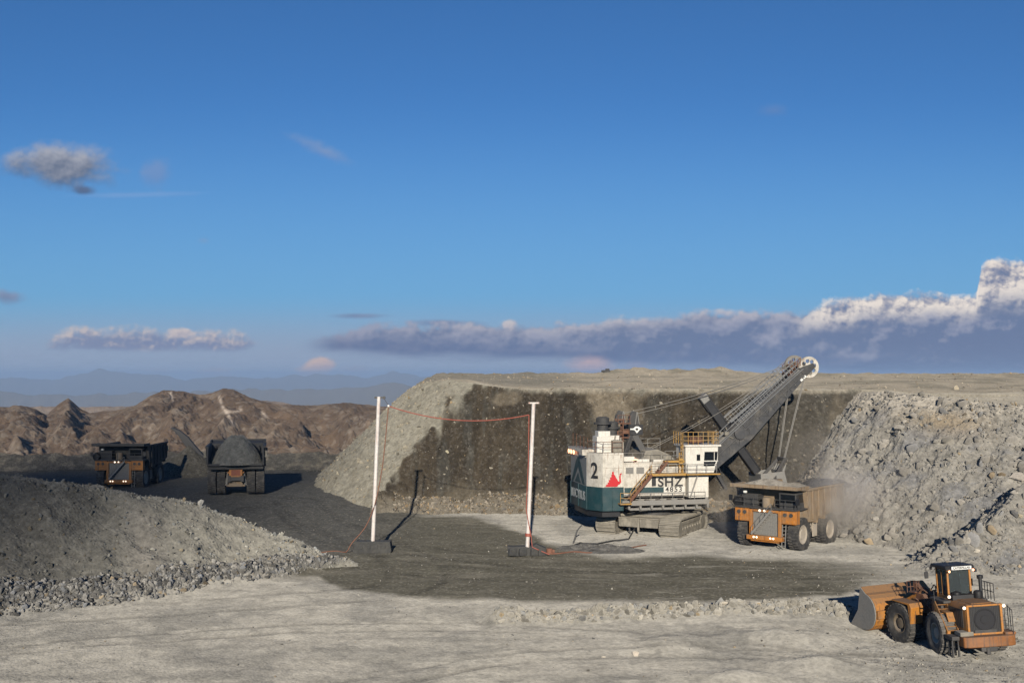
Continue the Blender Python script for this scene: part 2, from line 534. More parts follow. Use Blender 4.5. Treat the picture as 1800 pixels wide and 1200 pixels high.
def gx(px, py):
    d = FPX*CAM_Z/(py-660)
    return ((px-900)*d/FPX, d)
ROAD_FRONT = [gx(*p) for p in ((560, 1012), (600, 1036), (700, 1047), (850, 1052), (1000, 1057), (1300, 1056), (1480, 1046), (1540, 1020))]
ROAD_BACK = [gx(*p) for p in ((540, 862), (640, 897), (740, 905), (830, 908), (900, 928), (960, 952), (1060, 982), (1200, 975), (1300, 982), (1400, 985), (1540, 990))]
def road_mask(x, y):
    wx = 2.2*fbm(x/8, y/8, 3, 201)
    yf = pl(x, sorted(ROAD_FRONT)); yb = pl(x, sorted(ROAD_BACK))
    m = ss(-1.2, 1.2, y-yf+.5*wx)*ss(-2.5, 2.5, yb-y+1.5*wx)
    m = m*ss(41, 28, x+wx)
    left = ss(-9, -15, x-.35*(y-125)*0+wx)*ss(104, 112, y)
    m = np.maximum(m, left*ss(-5, -12, x+(y-130)*.12*0))
    return m

PALE = np.array((.268, .256, .224)); GREY = np.array((.172, .167, .150)); ROADC = np.array((.058, .055, .043)); REARC = np.array((.046, .046, .043))
DARK = np.array((.034, .029, .022)); DARK2 = np.array((.052, .043, .031)); TAN = np.array((.155, .132, .098)); MUCKC = np.array((.225, .214, .188)); MUCKB = np.array((.175, .174, .170)); SLOPE = np.array((.205, .195, .16))

def lerp(a, b, t): return a+(b-a)*t[..., None]
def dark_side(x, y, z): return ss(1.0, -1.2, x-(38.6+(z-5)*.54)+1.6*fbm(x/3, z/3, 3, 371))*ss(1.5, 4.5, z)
def colours(x, y, z, zone, I):
    n1 = fbm(x/10, y/10, 4, 301); n2 = fbm(x/2.2, y/2.2, 4, 303); n3 = fbm(x/4.5, y/14, 4, 305)
    c = np.broadcast_to(PALE, x.shape+(3,)).copy()
    c = lerp(c, GREY, ss(-.1, .45, n1+.5*n3)*.75)
    nl = fbm(x/16, y/2.6, 4, 331)                       # streaks left by tyres running across the view
    c = lerp(c, GREY*.85, ss(.12, .5, nl)*.45)
    rm = road_mask(x, y)
    rc = lerp(np.broadcast_to(ROADC, c.shape), np.array((.082, .077, .062)), ss(-.1, .5, fbm(x/13, y/2.2, 4, 333)))
    rc = lerp(rc, PALE*.70, ss(.30, .6, fbm(x/9, y/1.6, 4, 335))*.55*ss(0, 14, x))
    c = lerp(c, rc, rm)
    rear = ss(-8, -22, x)*ss(112, 128, y)
    c = lerp(c, np.broadcast_to(REARC, c.shape), rear*.92)
    c = c*(1-.36*I['tk'][..., None])
    c = lerp(c, GREY*.8, ss(.12, .45, fbm(x/1.3, y/1.3, 4, 339))*.45*(1-rm))
    c = lerp(c, PALE*1.2, ss(.30, .55, fbm(x/5, y/3.2, 3, 337))*.5*(1-rm)*(1-rear))
    c = lerp(c, PALE*.92, ss(.15, .5, I['wind']))
    # spoil mound: darker colour on the left, paler towards its point
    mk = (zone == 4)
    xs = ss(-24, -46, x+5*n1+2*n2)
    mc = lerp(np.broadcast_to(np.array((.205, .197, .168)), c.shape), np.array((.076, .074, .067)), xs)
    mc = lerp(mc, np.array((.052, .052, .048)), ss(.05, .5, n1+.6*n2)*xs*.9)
    # a tongue of paler, finer spill
    tx = -33.5-(y-104)*.35
    mc = lerp(mc, np.array((.17, .16, .14)), np.exp(-((x-tx)/1.9)**2)*ss(111.5, 107, y)*.9)
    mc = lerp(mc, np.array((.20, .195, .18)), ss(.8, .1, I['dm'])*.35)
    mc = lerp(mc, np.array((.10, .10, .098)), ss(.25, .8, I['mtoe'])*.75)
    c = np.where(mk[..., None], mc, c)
    # bench
    pl_ = zone == 2
    pc = lerp(np.broadcast_to(np.array((.20, .178, .14)), c.shape), np.array((.14, .128, .10)), ss(-.1, .4, n1))
    pc = lerp(pc, np.array((.27, .25, .205)), ss(3.5, 1.0, y-I['toe']-8)*.7)
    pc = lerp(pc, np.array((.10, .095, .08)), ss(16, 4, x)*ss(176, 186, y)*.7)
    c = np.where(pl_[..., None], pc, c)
    cl = zone == 1
    cc = lerp(np.broadcast_to(SLOPE, c.shape), np.array((.165, .155, .125)), ss(-.15, .4, n2+.5*n1))
    cc = lerp(cc, np.array((.13, .125, .105)), ss(.1, .5, fbm(x/3, y/3, 3, 341))*.6)
    fz = np.clip((z-1)/16, 0, 1)
    vb = fbm(x/5.0, z/14, 4, 351); vs = fbm(x/1.8, z/9, 4, 353)
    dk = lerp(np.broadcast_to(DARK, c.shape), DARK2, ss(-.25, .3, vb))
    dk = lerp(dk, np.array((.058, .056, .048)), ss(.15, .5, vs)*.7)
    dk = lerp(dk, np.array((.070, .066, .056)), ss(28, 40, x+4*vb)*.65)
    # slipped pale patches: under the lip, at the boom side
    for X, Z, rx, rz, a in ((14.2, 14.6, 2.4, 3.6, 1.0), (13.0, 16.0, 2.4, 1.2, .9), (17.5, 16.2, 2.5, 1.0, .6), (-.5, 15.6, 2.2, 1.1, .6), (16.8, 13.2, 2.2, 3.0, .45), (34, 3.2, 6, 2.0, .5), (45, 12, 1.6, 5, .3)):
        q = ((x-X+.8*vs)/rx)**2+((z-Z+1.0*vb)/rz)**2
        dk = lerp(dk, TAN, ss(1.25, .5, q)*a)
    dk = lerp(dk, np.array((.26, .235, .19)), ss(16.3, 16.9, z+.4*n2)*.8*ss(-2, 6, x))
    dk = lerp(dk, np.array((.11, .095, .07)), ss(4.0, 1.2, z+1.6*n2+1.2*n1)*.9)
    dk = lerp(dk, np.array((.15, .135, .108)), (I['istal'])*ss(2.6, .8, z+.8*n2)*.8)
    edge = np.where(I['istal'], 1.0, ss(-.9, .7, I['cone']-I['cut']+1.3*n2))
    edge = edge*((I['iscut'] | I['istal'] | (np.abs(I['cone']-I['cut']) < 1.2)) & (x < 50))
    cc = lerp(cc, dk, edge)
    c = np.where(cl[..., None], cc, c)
    mm = zone == 3
    b1 = fbm(x/6.5, (y+z)/6.5, 4, 361); b2 = fbm(x/2.0, (y+z)/2.0, 4, 363)
    uc = lerp(np.broadcast_to(MUCKC, c.shape), MUCKB, ss(.0, .45, b1+.4*b2))
    uc = lerp(uc, np.array((.25, .195, .125)), np.exp(-((x-52)/3.5)**2-((z-13.6)/1.6)**2)*.7)
    uc = lerp(uc, np.array((.32, .295, .25)), ss(13.5, 16, z+b2))
    uc = lerp(uc, np.array((.10, .098, .09)), ss(.35, .6, b2)*.6)
    # dark dug earth where the muck meets the cut face
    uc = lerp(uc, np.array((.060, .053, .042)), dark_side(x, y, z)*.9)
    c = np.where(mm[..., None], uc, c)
    c = np.where((zone == 6)[..., None], lerp(np.broadcast_to(np.array((.075, .072, .064)), c.shape), np.array((.12, .11, .09)), ss(0, .4, n2)), c)
    c = c*(1+.22*n2[..., None])
    return np.clip(c, .008, .9)

def soil_material(name, fine=3.0, bump=.5, dist=.12, speck=.35, cell=None, tint=.15):
    m, nt, bs, out = new_mat(name)
    at_ = nd(nt, 'ShaderNodeAttribute', attribute_name='Col')
    tc = nd(nt, 'ShaderNodeTexCoord')
    n1 = nd(nt, 'ShaderNodeTexNoise'); n1.inputs['Scale'].default_value = fine; n1.inputs['Detail'].default_value = 8; n1.inputs['Roughness'].default_value = .7
    nt.links.new(tc.outputs['Object'], n1.inputs['Vector'])
    vo = nd(nt, 'ShaderNodeTexVoronoi'); vo.inputs['Scale'].default_value = cell or fine*2.5
    nt.links.new(tc.outputs['Object'], vo.inputs['Vector'])
    f1 = ramp(nt, n1.outputs[0], .3, .72)
    c = mixrgb(nt, 1.0, at_.outputs['Color'], (1, 1, 1), 'MULTIPLY')
    mul = nt.nodes[-1]
    g = mixrgb(nt, 0.5, (1-speck,)*3, (1+speck, 1+speck*.97, 1+speck*.92))
    nt.links.new(f1, nt.nodes[-1].inputs[0])
    nt.links.new(g, mul.inputs[7])
    # single stones: a tint per cell
    sp = nd(nt, 'ShaderNodeSeparateColor'); nt.links.new(vo.outputs['Color'], sp.inputs[0])
    k = ramp(nt, sp.outputs[0], .72, .98)
    kk = nd(nt, 'ShaderNodeMath', operation='MULTIPLY'); nt.links.new(k, kk.inputs[0]); kk.inputs[1].default_value = tint
    c2 = mixrgb(nt, kk.outputs[0], c, (.34, .32, .28))
    nt.links.new(c2, bs.inputs['Base Color'])
    bs.inputs['Roughness'].default_value = .95
    bs.inputs['Specular IOR Level'].default_value = .1
    bs.inputs['Diffuse Roughness'].default_value = 1.0
    bp = nd(nt, 'ShaderNodeBump'); bp.inputs['Strength'].default_value = bump; bp.inputs['Distance'].default_value = dist
    ad = nd(nt, 'ShaderNodeMath', operation='ADD'); nt.links.new(n1.outputs[0], ad.inputs[0])
    v2 = nd(nt, 'ShaderNodeMath', operation='MULTIPLY'); nt.links.new(vo.outputs['Distance'], v2.inputs[0]); v2.inputs[1].default_value = -.6
    nt.links.new(v2.outputs[0], ad.inputs[1])
    nt.links.new(ad.outputs[0], bp.inputs['Height'])
    nt.links.new(bp.outputs[0], bs.inputs['Normal'])
    return m

MT['soil'] = soil_material('dusty_soil', 2.6, .6, .12, .22, 5.0, .22)
MT['road'] = soil_material('packed_road_soil', 2.0, .4, .08, .20)
MT['face'] = soil_material('dug_rock_face', 1.3, .75, .30, .30, 3.2, .10)
MT['muck'] = soil_material('blasted_rock', 1.4, .9, .30, .30, 2.6, .15)

def grid_mesh(name, X, Y, Z, C, mat, mask=None, kind='structure', smooth=True):
    """a sheet from a (rows, cols) grid; mask picks faces"""
    r, c = X.shape
    idx = np.arange(r*c).reshape(r, c)
    q = np.stack([idx[:-1, :-1], idx[:-1, 1:], idx[1:, 1:], idx[1:, :-1]], -1).reshape(-1, 4)
    if mask is not None: q = q[mask.reshape(-1)]
    used, inv = np.unique(q, return_inverse=True)
    q = inv.reshape(-1, 4)
    P = np.stack([X.reshape(-1)[used], Y.reshape(-1)[used], Z.reshape(-1)[used]], -1)
    me = bpy.data.meshes.new(name)
    me.vertices.add(len(P)); me.vertices.foreach_set('co', P.astype(np.float32).ravel())
    me.loops.add(q.size); me.loops.foreach_set('vertex_index', q.astype(np.int32).ravel())
    me.polygons.add(len(q)); me.polygons.foreach_set('loop_start', np.arange(0, q.size, 4, dtype=np.int32))
    me.polygons.foreach_set('use_smooth', np.full(len(q), smooth))
    me.update(calc_edges=True)
    if C is not None:
        ca = me.color_attributes.new('Col', 'FLOAT_COLOR', 'POINT')
        cc = np.ones((len(P), 4), np.float32); cc[:, :3] = C.reshape(-1, 3)[used]
        ca.data.foreach_set('color', cc.ravel())
    me.materials.append(mat)
    o = bpy.data.objects.new(name, me)
    COL.objects.link(o)
    if kind: o['kind'] = kind
    return o

px = np.concatenate([np.linspace(-1500, -150, 90, endpoint=False), np.linspace(-150, 1950, 1150), np.linspace(1952, 3300, 90)])
dd = np.concatenate([np.arange(40, 70, 1.0), np.arange(70, 104, .22), np.arange(104, 147, .16), np.arange(147, 171, .075), np.arange(171, 215, .22), np.arange(215, 262, .9)])
D, PX = np.meshgrid(dd, px, indexing='ij')
GX = (PX-900)*D/FPX; GY = D
GZ, ZN, INF = terrain(GX, GY)
RM = road_mask(GX, GY)
ZN2 = ZN.copy()
ZN2[(ZN == 0) & (RM > .5) & (INF['wind'] < .1)] = 5
GC = colours(GX, GY, GZ, ZN, INF)
fz = ZN2[:-1, :-1]
grid_mesh('ground', GX, GY, GZ, GC, MT['soil'], fz == 0)
grid_mesh('road', GX, GY, GZ, GC, MT['road'], fz == 5)
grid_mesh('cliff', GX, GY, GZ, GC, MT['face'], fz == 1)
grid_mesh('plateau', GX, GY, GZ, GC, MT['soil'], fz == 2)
grid_mesh('rubble_slope', GX, GY, GZ, GC, MT['muck'], fz == 3)
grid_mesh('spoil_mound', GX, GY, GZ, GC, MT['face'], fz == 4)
grid_mesh('pit_edge_berm', GX, GY, GZ, GC, MT['face'], fz == 6)
del D, PX

def hz(x, y):
    h, _, _ = terrain(np.array([float(x)]), np.array([float(y)]))
    return float(h[0])

# near ground behind and beside the camera so the sheet has no edge there
nx, ny = np.meshgrid(np.linspace(-160, 160, 60), np.linspace(-160, 41, 60), indexing='xy')
nz = -.05+.22*fbm(nx/14, ny/14, 3, 5)-.3*ss(38, 41, ny)
grid_mesh('ground', nx, ny, nz, np.broadcast_to(PALE, nx.shape+(3,)), MT['soil'])

# ------------------------------------------------------------------ hills beyond the pit edge
RIDGE = [(-400, 730), (-150, 716), (0, 716), (30, 714), (62, 718), (82, 729), (100, 712), (120, 700), (140, 718), (158, 727), (200, 722), (235, 713), (262, 697), (285, 688), (320, 688), (350, 693), (375, 690), (392, 682), (410, 684), (440, 698), (470, 708), (540, 712), (600, 709), (650, 713), (720, 714), (800, 714), (1000, 716), (2400, 720)]
hp = np.linspace(-700, 1150, 900)
hd = np.concatenate([np.linspace(228, 420, 30), np.linspace(424, 1000, 330), np.linspace(1010, 1500, 30)])
HD, HP = np.meshgrid(hd, hp, indexing='ij')
HX = (HP-900)*HD/FPX
dr = 860+90*fbm(HP/260, HP*0, 2, 401)
zr = CAM_Z-(pl(HP, RIDGE)-660)*dr/FPX
foot = -52.0
tt = np.clip((HD-430)/(dr-430), 0, 1.0)
prof = tt**1.15
warp = 26*fbm(HX/150, HD/150, 3, 405)
gul = ridged((HX+warp)/55+HD/400, (HD+warp)/190, 5, 407, .55)
HZ = foot+(zr-foot)*prof+(gul-.7)*13*np.sin(np.pi*np.clip(tt, 0, 1))**.7+5*fbm(HX/30, HD/30, 4, 411)*np.clip(tt*3, 0, 1)*(1-.7*tt**6)
HZ = np.where(HD > dr, zr-(HD-dr)*.35, HZ)
hn = fbm(HX/60, HD/60, 5, 421); hs = ridged(HX/24+hn, HZ/20+HD/60, 4, 423)
hc = lerp(np.broadcast_to(np.array((.125, .095, .068)), HX.shape+(3,)), np.array((.165, .13, .095)), ss(-.2, .4, hn))
hc = lerp(hc, np.array((.085, .066, .05)), ss(.1, .6, gul*.5+hn)*.6)
hc = lerp(hc, np.array((.24, .21, .17)), ss(1.15, 1.5, hs)*ss(-.25, .25, hn)*.45)
def vein(pts, wd):
    g = 0
    for a, b in zip(pts[:-1], pts[1:]):
        for i in range(12):
            t = i/12
            u = a[0]+(b[0]-a[0])*t; v = a[1]+(b[1]-a[1])*t
            g = np.maximum(g, np.exp(-((HP-u)/wd)**2-((660+(CAM_Z-HZ)*FPX/HD-v)/wd)**2))
    return g
for pts, wd in (([(385, 697), (390, 712), (400, 728), (412, 748)], 2.6), ([(398, 724), (412, 724), (425, 720)], 2.2), ([(460, 725), (472, 735)], 2.5), ([(300, 690), (304, 705)], 1.8)):
    g = vein(pts, wd)
    hc = lerp(hc, np.array((.42, .38, .33)), g*.75*(.5+ss(-.3, .3, fbm(HX/5, HD/5, 2, 431))))
hc = hc*(1+.25*fbm(HX/12, HD/12, 3, 433)[..., None])
MT['hill'] = soil_material('dry_hill_soil', .12, .9, 2.5, .22)
grid_mesh('hills', HX, HD, HZ, np.clip(hc*np.array((.78, .73, .70)), .01, .8), MT['hill'])

RIDGE2 = [(-700, 712), (300, 712), (420, 706), (470, 701), (520, 709), (580, 711), (640, 709), (760, 716), (1300, 716)]
h2p = np.linspace(-400, 1150, 420); h2d = np.linspace(1250, 2300, 60)
H2D, H2P = np.meshgrid(h2d, h2p, indexing='ij')
H2X = (H2P-900)*H2D/FPX
z2 = CAM_Z-(pl(H2P, RIDGE2)-660)*1900/FPX+3*fbm(H2P/30, H2P*0, 3, 441)
H2Z = -190+(z2+190)*np.clip((H2D-1250)/650, 0, 1)+8*fbm(H2X/90, H2D/90, 4, 443)*np.clip((1900-H2D)/300, 0.1, 1)
H2Z = np.where(H2D > 1900, z2-(H2D-1900)*.3, H2Z)
c2 = lerp(np.broadcast_to(np.array((.16, .125, .095)), H2X.shape+(3,)), np.array((.11, .09, .07)), ss(-.2, .4, fbm(H2X/80, H2D/80, 4, 445)))
grid_mesh('hills', H2X, H2D, H2Z, c2, MT['hill'])

# far ranges and the lowland between
def far_range(d0, pts, seed, amp, name='far_mountains'):
    p = np.linspace(-1500, 3300, 700); r = np.linspace(-1, 1, 40)
    RR, PP = np.meshgrid(r, p, indexing='ij')
    Dd = d0*(1+.13*RR)
    X = (PP-900)*d0/FPX*(1+.1*RR)
    top = CAM_Z-(pl(PP, pts)-660)*d0/FPX
    top = top+amp*d0/FPX*ridged(PP/90, PP*0+.3, 4, seed, .55)
    Z = -420+(top+420)*(1-np.abs(RR))**1.2+amp*d0/FPX*1.5*(ridged(PP/40, RR*3, 4, seed+5)-.6)*(1-np.abs(RR))*np.clip(np.abs(RR)*6, 0, 1)
    C = np.broadcast_to(np.array((.10, .095, .085)), X.shape+(3,))
    grid_mesh(name, X, Dd, Z, C, MT['hill'])
far_range(8000, [(-1500, 700), (0, 694), (150, 700), (300, 696), (440, 690), (560, 688), (640, 686), (690, 676), (740, 690), (1000, 694), (3300, 694)], 501, 6)
far_range(17000, [(-1500, 680), (0, 676), (100, 673), (170, 658), (230, 665), (330, 670), (450, 674), (560, 664), (640, 672), (690, 660), (740, 670), (3300, 672)], 511, 7)
lx, ly = np.meshgrid(np.linspace(-30000, 30000, 60), np.linspace(900, 27000, 60), indexing='xy')
grid_mesh('ground', lx, ly, -425+20*fbm(lx/3000, ly/3000, 3, 521), np.broadcast_to(np.array((.10, .095, .085)), lx.shape+(3,)), MT['hill'])
# ------------------------------------------------------------------ loose rock
def rock_shape(sub, seed):
    r = np.random.default_rng(seed)
    if sub < 3:                                       # angular broken stone: hull of a few points
        bm = bmesh.new()
        q = r.normal(size=(9 if sub == 1 else 15, 3)); q /= np.linalg.norm(q, axis=1)[:, None]
        q *= r.uniform(.75, 1.0, (len(q), 1))
        for p in q: bm.verts.new(p)
        h = bmesh.ops.convex_hull(bm, input=bm.verts)
        bmesh.ops.delete(bm, geom=[v for v in bm.verts if not v.link_faces], context='VERTS')
        bmesh.ops.triangulate(bm, faces=bm.faces)
        bm.verts.index_update()
        V = np.array([v.co[:] for v in bm.verts])
        F = np.array([[v.index for v in f.verts] for f in bm.faces])
        bm.free()
        return V*np.array([1.1, r.uniform(.65, .95), r.uniform(.5, .85)]), F
    bm = bmesh.new()
    bmesh.ops.create_icosphere(bm, subdivisions=sub, radius=1.0)
    V = np.array([v.co[:] for v in bm.verts])
    F = np.array([[v.index for v in f.verts] for f in bm.faces])
    bm.free()
    for k in range(9):
        n = r.normal(size=3); n /= np.linalg.norm(n)
        c = r.uniform(.35, .8)
        e = np.maximum(0, V @ n-c)
        V = V-e[:, None]*n
    V = V*(1+.06*r.normal(size=(len(V), 1)))
    V = V*np.array([1.0, r.uniform(.65, .95), r.uniform(.5, .8)])
    return V, F
SHAPES2 = [rock_shape(2, 900+i) for i in range(12)]
SHAPES1 = [rock_shape(1, 950+i) for i in range(12)]

def rot_mats(n):
    q = rng.normal(size=(n, 4)); q /= np.linalg.norm(q, axis=1)[:, None]
    w, x, y, z = q.T
    return np.stack([1-2*(y*y+z*z), 2*(x*y-z*w), 2*(x*z+y*w), 2*(x*y+z*w), 1-2*(x*x+z*z), 2*(y*z-x*w), 2*(x*z-y*w), 2*(y*z+x*w), 1-2*(x*x+y*y)], -1).reshape(n, 3, 3)

def rocks(name, pos, size, col, shapes, mat, sink=.3, kind='stuff', label=None, cat=None):
    n = len(pos)
    Rm = rot_mats(n)
    which = rng.integers(0, len(shapes), n)
    Vs, Fs, Cs = [], [], []
    base = 0
    for k, (V, F) in enumerate(shapes):
        ii = np.where(which == k)[0]
        if not len(ii): continue
        P = np.einsum('nij,vj->nvi', Rm[ii], V)*size[ii][:, None, None]
        P = P+pos[ii][:, None, :]
        P[:, :, 2] += (size[ii]*(.5-sink))[:, None]
        Vs.append(P.reshape(-1, 3))
        Fs.append((F[None]+(np.arange(len(ii))*len(V))[:, None, None]).reshape(-1, 3)+base)
        Cs.append(np.repeat(col[ii], len(V), axis=0))
        base += len(ii)*len(V)
    V = np.concatenate(Vs); F = np.concatenate(Fs); C = np.concatenate(Cs)
    me = bpy.data.meshes.new(name)
    me.vertices.add(len(V)); me.vertices.foreach_set('co', V.astype(np.float32).ravel())
    me.loops.add(F.size); me.loops.foreach_set('vertex_index', F.astype(np.int32).ravel())
    me.polygons.add(len(F)); me.polygons.foreach_set('loop_start', np.arange(0, F.size, 3, dtype=np.int32))
    me.update(calc_edges=True)
    ca = me.color_attributes.new('Col', 'FLOAT_COLOR', 'POINT')
    cc = np.ones((len(V), 4), np.float32); cc[:, :3] = np.clip(C, .01, .9)
    ca.data.foreach_set('color', cc.ravel())
    me.materials.append(mat)
    o = bpy.data.objects.new(name, me)
    COL.objects.link(o)
    return tag(o, label, cat, None, kind)

MT['stone'] = soil_material('stone', 5.0, .35, .05, .16)

def sample_view(n, pxr, yr, ok):
    """n random spots of the terrain, kept where ok(x, y, z, zone, info) says"""
    out = []
    tot = 0
    while tot < n:
        m = 60000
        p = rng.uniform(*pxr, m); d = rng.uniform(*yr, m)
        x = (p-900)*d/FPX
        z, zn, I = terrain(x, d)
        k = ok(x, d, z, zn, I)
        k = k & (rng.random(m) < 1)
        P = np.stack([x, d, z], -1)[k]
        out.append(P); tot += len(P)
        if len(out) > 12: break
    return np.concatenate(out)[:n]

def powsize(n, lo, hi, a=2.2):
    u = rng.random(n)
    return (lo**(1-a)+u*(hi**(1-a)-lo**(1-a)))**(1/(1-a))

def stone_cols(n, base, var=.35, blue=.25, warm=.15):
    c = np.tile(np.array(base), (n, 1))*(1+var*rng.normal(size=(n, 1))).clip(.45, 1.7)
    b = rng.random(n) < blue
    c[b] = c[b]*np.array([.72, .76, .84])
    w = rng.random(n) < warm
    c[w] = c[w]*np.array([1.12, .95, .72])
    return c

# blasted rock of the slope on the right
P = sample_view(11000, (1380, 2100), (104, 158), lambda x, y, z, zn, I: (zn == 3) & (rng.random(len(x)) < .15+.85*np.clip(.25+1.9*fbm(x/6, (y+z)/6, 3, 601)+.35*ss(56, 62, x), 0, 1)))
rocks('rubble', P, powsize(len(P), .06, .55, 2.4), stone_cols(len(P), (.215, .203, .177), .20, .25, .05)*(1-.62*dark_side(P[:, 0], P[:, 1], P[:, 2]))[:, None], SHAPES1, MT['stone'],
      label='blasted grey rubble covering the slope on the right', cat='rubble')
P = sample_view(190, (1480, 2100), (106, 150), lambda x, y, z, zn, I: (zn == 3) & (rng.random(len(x)) < np.clip(fbm(x/6, (y+z)/6, 3, 603)*2.5+.25*(x > 52), 0.02, 1)))
rocks('rubble', P, powsize(len(P), .4, 1.05, 2.8), stone_cols(len(P), (.22, .206, .18), .22, .25, .06), SHAPES2, MT['stone'],
      label='large angular blocks lying among the finer rubble of the right slope', cat='rubble')
# foot of the long mound
P = sample_view(5200, (-150, 640), (78, 120), lambda x, y, z, zn, I: (I['mtoe'] > .25) & (rng.random(len(x)) < I['mtoe']) & (x < -16.5))
rocks('rubble', P, powsize(len(P), .08, .46, 2.2), stone_cols(len(P), (.165, .16, .147), .45, .25, .05), SHAPES1, MT['stone'],
      label='band of loose grey rock along the foot of the left mound', cat='rubble')
# mound face and crest
P = sample_view(2200, (-150, 620), (82, 120), lambda x, y, z, zn, I: (zn == 4) & (I['mtoe'] < .4) & ((rng.random(len(x)) < .15) | ((I['dm'] < 1.0) & (rng.random(len(x)) < .6)) | ((x > -24) & (x < -17.5) & (rng.random(len(x)) < .5))))
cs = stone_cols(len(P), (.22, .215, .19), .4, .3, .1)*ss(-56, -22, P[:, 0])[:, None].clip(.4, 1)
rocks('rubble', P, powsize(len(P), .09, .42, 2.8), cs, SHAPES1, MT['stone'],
      label='scattered stones on the face and crest of the left mound', cat='rubble')
# windrow
P = sample_view(2600, (870, 1500), (85, 95), lambda x, y, z, zn, I: (I['wind'] > .12) & (y > 85))
rocks('rubble', P, powsize(len(P), .06, .52, 2.3), stone_cols(len(P), (.24, .226, .192), .25, .2, .04), SHAPES2, MT['stone'], sink=.5,
      label='low windrow of pale rocks along the near edge of the road', cat='rubble')
# talus and lumps in the cut face, stones on the left cone
P = sample_view(3200, (690, 1440), (143, 162), lambda x, y, z, zn, I: I['istal'])
rocks('rubble', P, powsize(len(P), .12, .55, 2.5), stone_cols(len(P), (.17, .15, .12), .35, .1, .2), SHAPES1, MT['stone'],
      label='fallen stones at the foot of the dark cliff', cat='rubble')
P = sample_view(620, (720, 1480), (148, 172), lambda x, y, z, zn, I: I['iscut'] & (z > 3))
rocks('rubble', P, powsize(len(P), .10, .42, 2.6), stone_cols(len(P), (.16, .145, .115), .45, .1, .2), SHAPES1, MT['stone'], sink=.55,
      label='pale stones stuck in the dark cliff face', cat='rubble')
P = sample_view(1500, (540, 860), (150, 200), lambda x, y, z, zn, I: (zn == 1) & ~I['iscut'] & ~I['istal'] & (x < -2))
rocks('rubble', P, powsize(len(P), .09, .6, 2.9), stone_cols(len(P), (.22, .20, .155), .25, .15, .1), SHAPES1, MT['stone'],
      label='stones on the pale slope at the left end of the bench', cat='rubble')
P = sample_view(700, (740, 1900), (125, 240), lambda x, y, z, zn, I: (zn == 2) & (rng.random(len(x)) < .5))
rocks('rubble', P, powsize(len(P), .10, .45, 2.6), stone_cols(len(P), (.24, .21, .165), .3), SHAPES1, MT['stone'],
      label='stones lying along the top of the bench', cat='rubble')
# floor
P = sample_view(2600, (-100, 1900), (66, 150), lambda x, y, z, zn, I: (zn == 0) & (I['wind'] < .05) & ((rng.random(len(x)) < .25) | (x > 22) | ((y > 118) & (x > -2) & (rng.random(len(x)) < .8))))
rocks('gravel', P, powsize(len(P), .035, .17, 2.4), stone_cols(len(P), (.20, .19, .165), .4, .2, .15), SHAPES1, MT['stone'],
      label='scattered gravel on the pit floor', cat='gravel')
P = sample_view(1700, (1540, 1850), (69, 96), lambda x, y, z, zn, I: (zn == 0))
rocks('gravel', P, powsize(len(P), .03, .13, 2.4), stone_cols(len(P), (.24, .225, .19), .4, .2, .1), SHAPES1, MT['stone'],
      label='crushed gravel around the wheel loader', cat='gravel')

def boulder(px, py, wpx, col, label, seed, squash=1.0, d=None):
    if d is None:                                     # walk out along the ray to the ground
        d = 60.0
        while d < 270:
            q = at(px, py, d)
            if hz(q.x, q.y) > q.z: break
            d += .15
    q = at(px, py, d)
    V, F = rock_shape(3, seed)
    s = wpx*d/FPX/2
    me = bpy.data.meshes.new('boulder')
    me.from_pydata([tuple(v) for v in V*np.array([s, s*.85, s*squash])], [], F.tolist())
    ca = me.color_attributes.new('Col', 'FLOAT_COLOR', 'POINT')
    ca.data.foreach_set('color', np.tile(np.array((*col, 1), np.float32), len(V)))
    me.materials.append(MT['stone'])
    o = bpy.data.objects.new('boulder', me)
    COL.objects.link(o)
    o.location = (q.x, q.y, hz(q.x, q.y)+s*squash*.42)
    o.rotation_euler = (0, 0, seed)
    return tag(o, label, 'boulder')
boulder(1680, 665, 15, (.42, .37, .28), 'lone pale boulder standing on the skyline of the bench top, far right', 11, 1.3, d=170)
boulder(1118, 1152, 16, (.48, .43, .36), 'white stone lying alone on the pale foreground floor below the windrow', 12, .9)
boulder(1061, 1155, 9, (.45, .41, .34), 'small white stone just left of the lone white foreground stone', 13, .6)
boulder(1792, 912, 15, (.33, .29, .21), 'yellowish boulder on the rock slope at the right edge', 14, 1.1)
boulder(1790, 845, 34, (.33, .30, .26), 'big pale slab high on the right edge of the rock slope', 15, .8)
boulder(1637, 960, 18, (.15, .145, .13), 'rounded dark boulder at the foot of the rock slope above the loader cab', 16, .9)
boulder(1540, 918, 16, (.36, .34, .30), 'pale blocky boulder low on the slope right of the loaded truck', 17, .9)
boulder(1583, 756, 24, (.25, .235, .205), 'rounded grey boulder high on the right slope with a dark hollow beside it', 18, .8)
boulder(1716, 972, 14, (.40, .37, .31), 'pale square boulder on the slope just above the loader roof', 19, .9)
boulder(352, 890, 19, (.33, .32, .29), 'pale pointed boulder standing on the crest of the left mound', 20, 1.1)
boulder(786, 799, 10, (.34, .31, .22), 'round yellowish boulder stuck in the dark cliff between the two poles', 21, 1.0)
boulder(1274, 1062, 14, (.40, .365, .30), 'topmost pale boulder on the windrow beside the road', 22, 1.0)

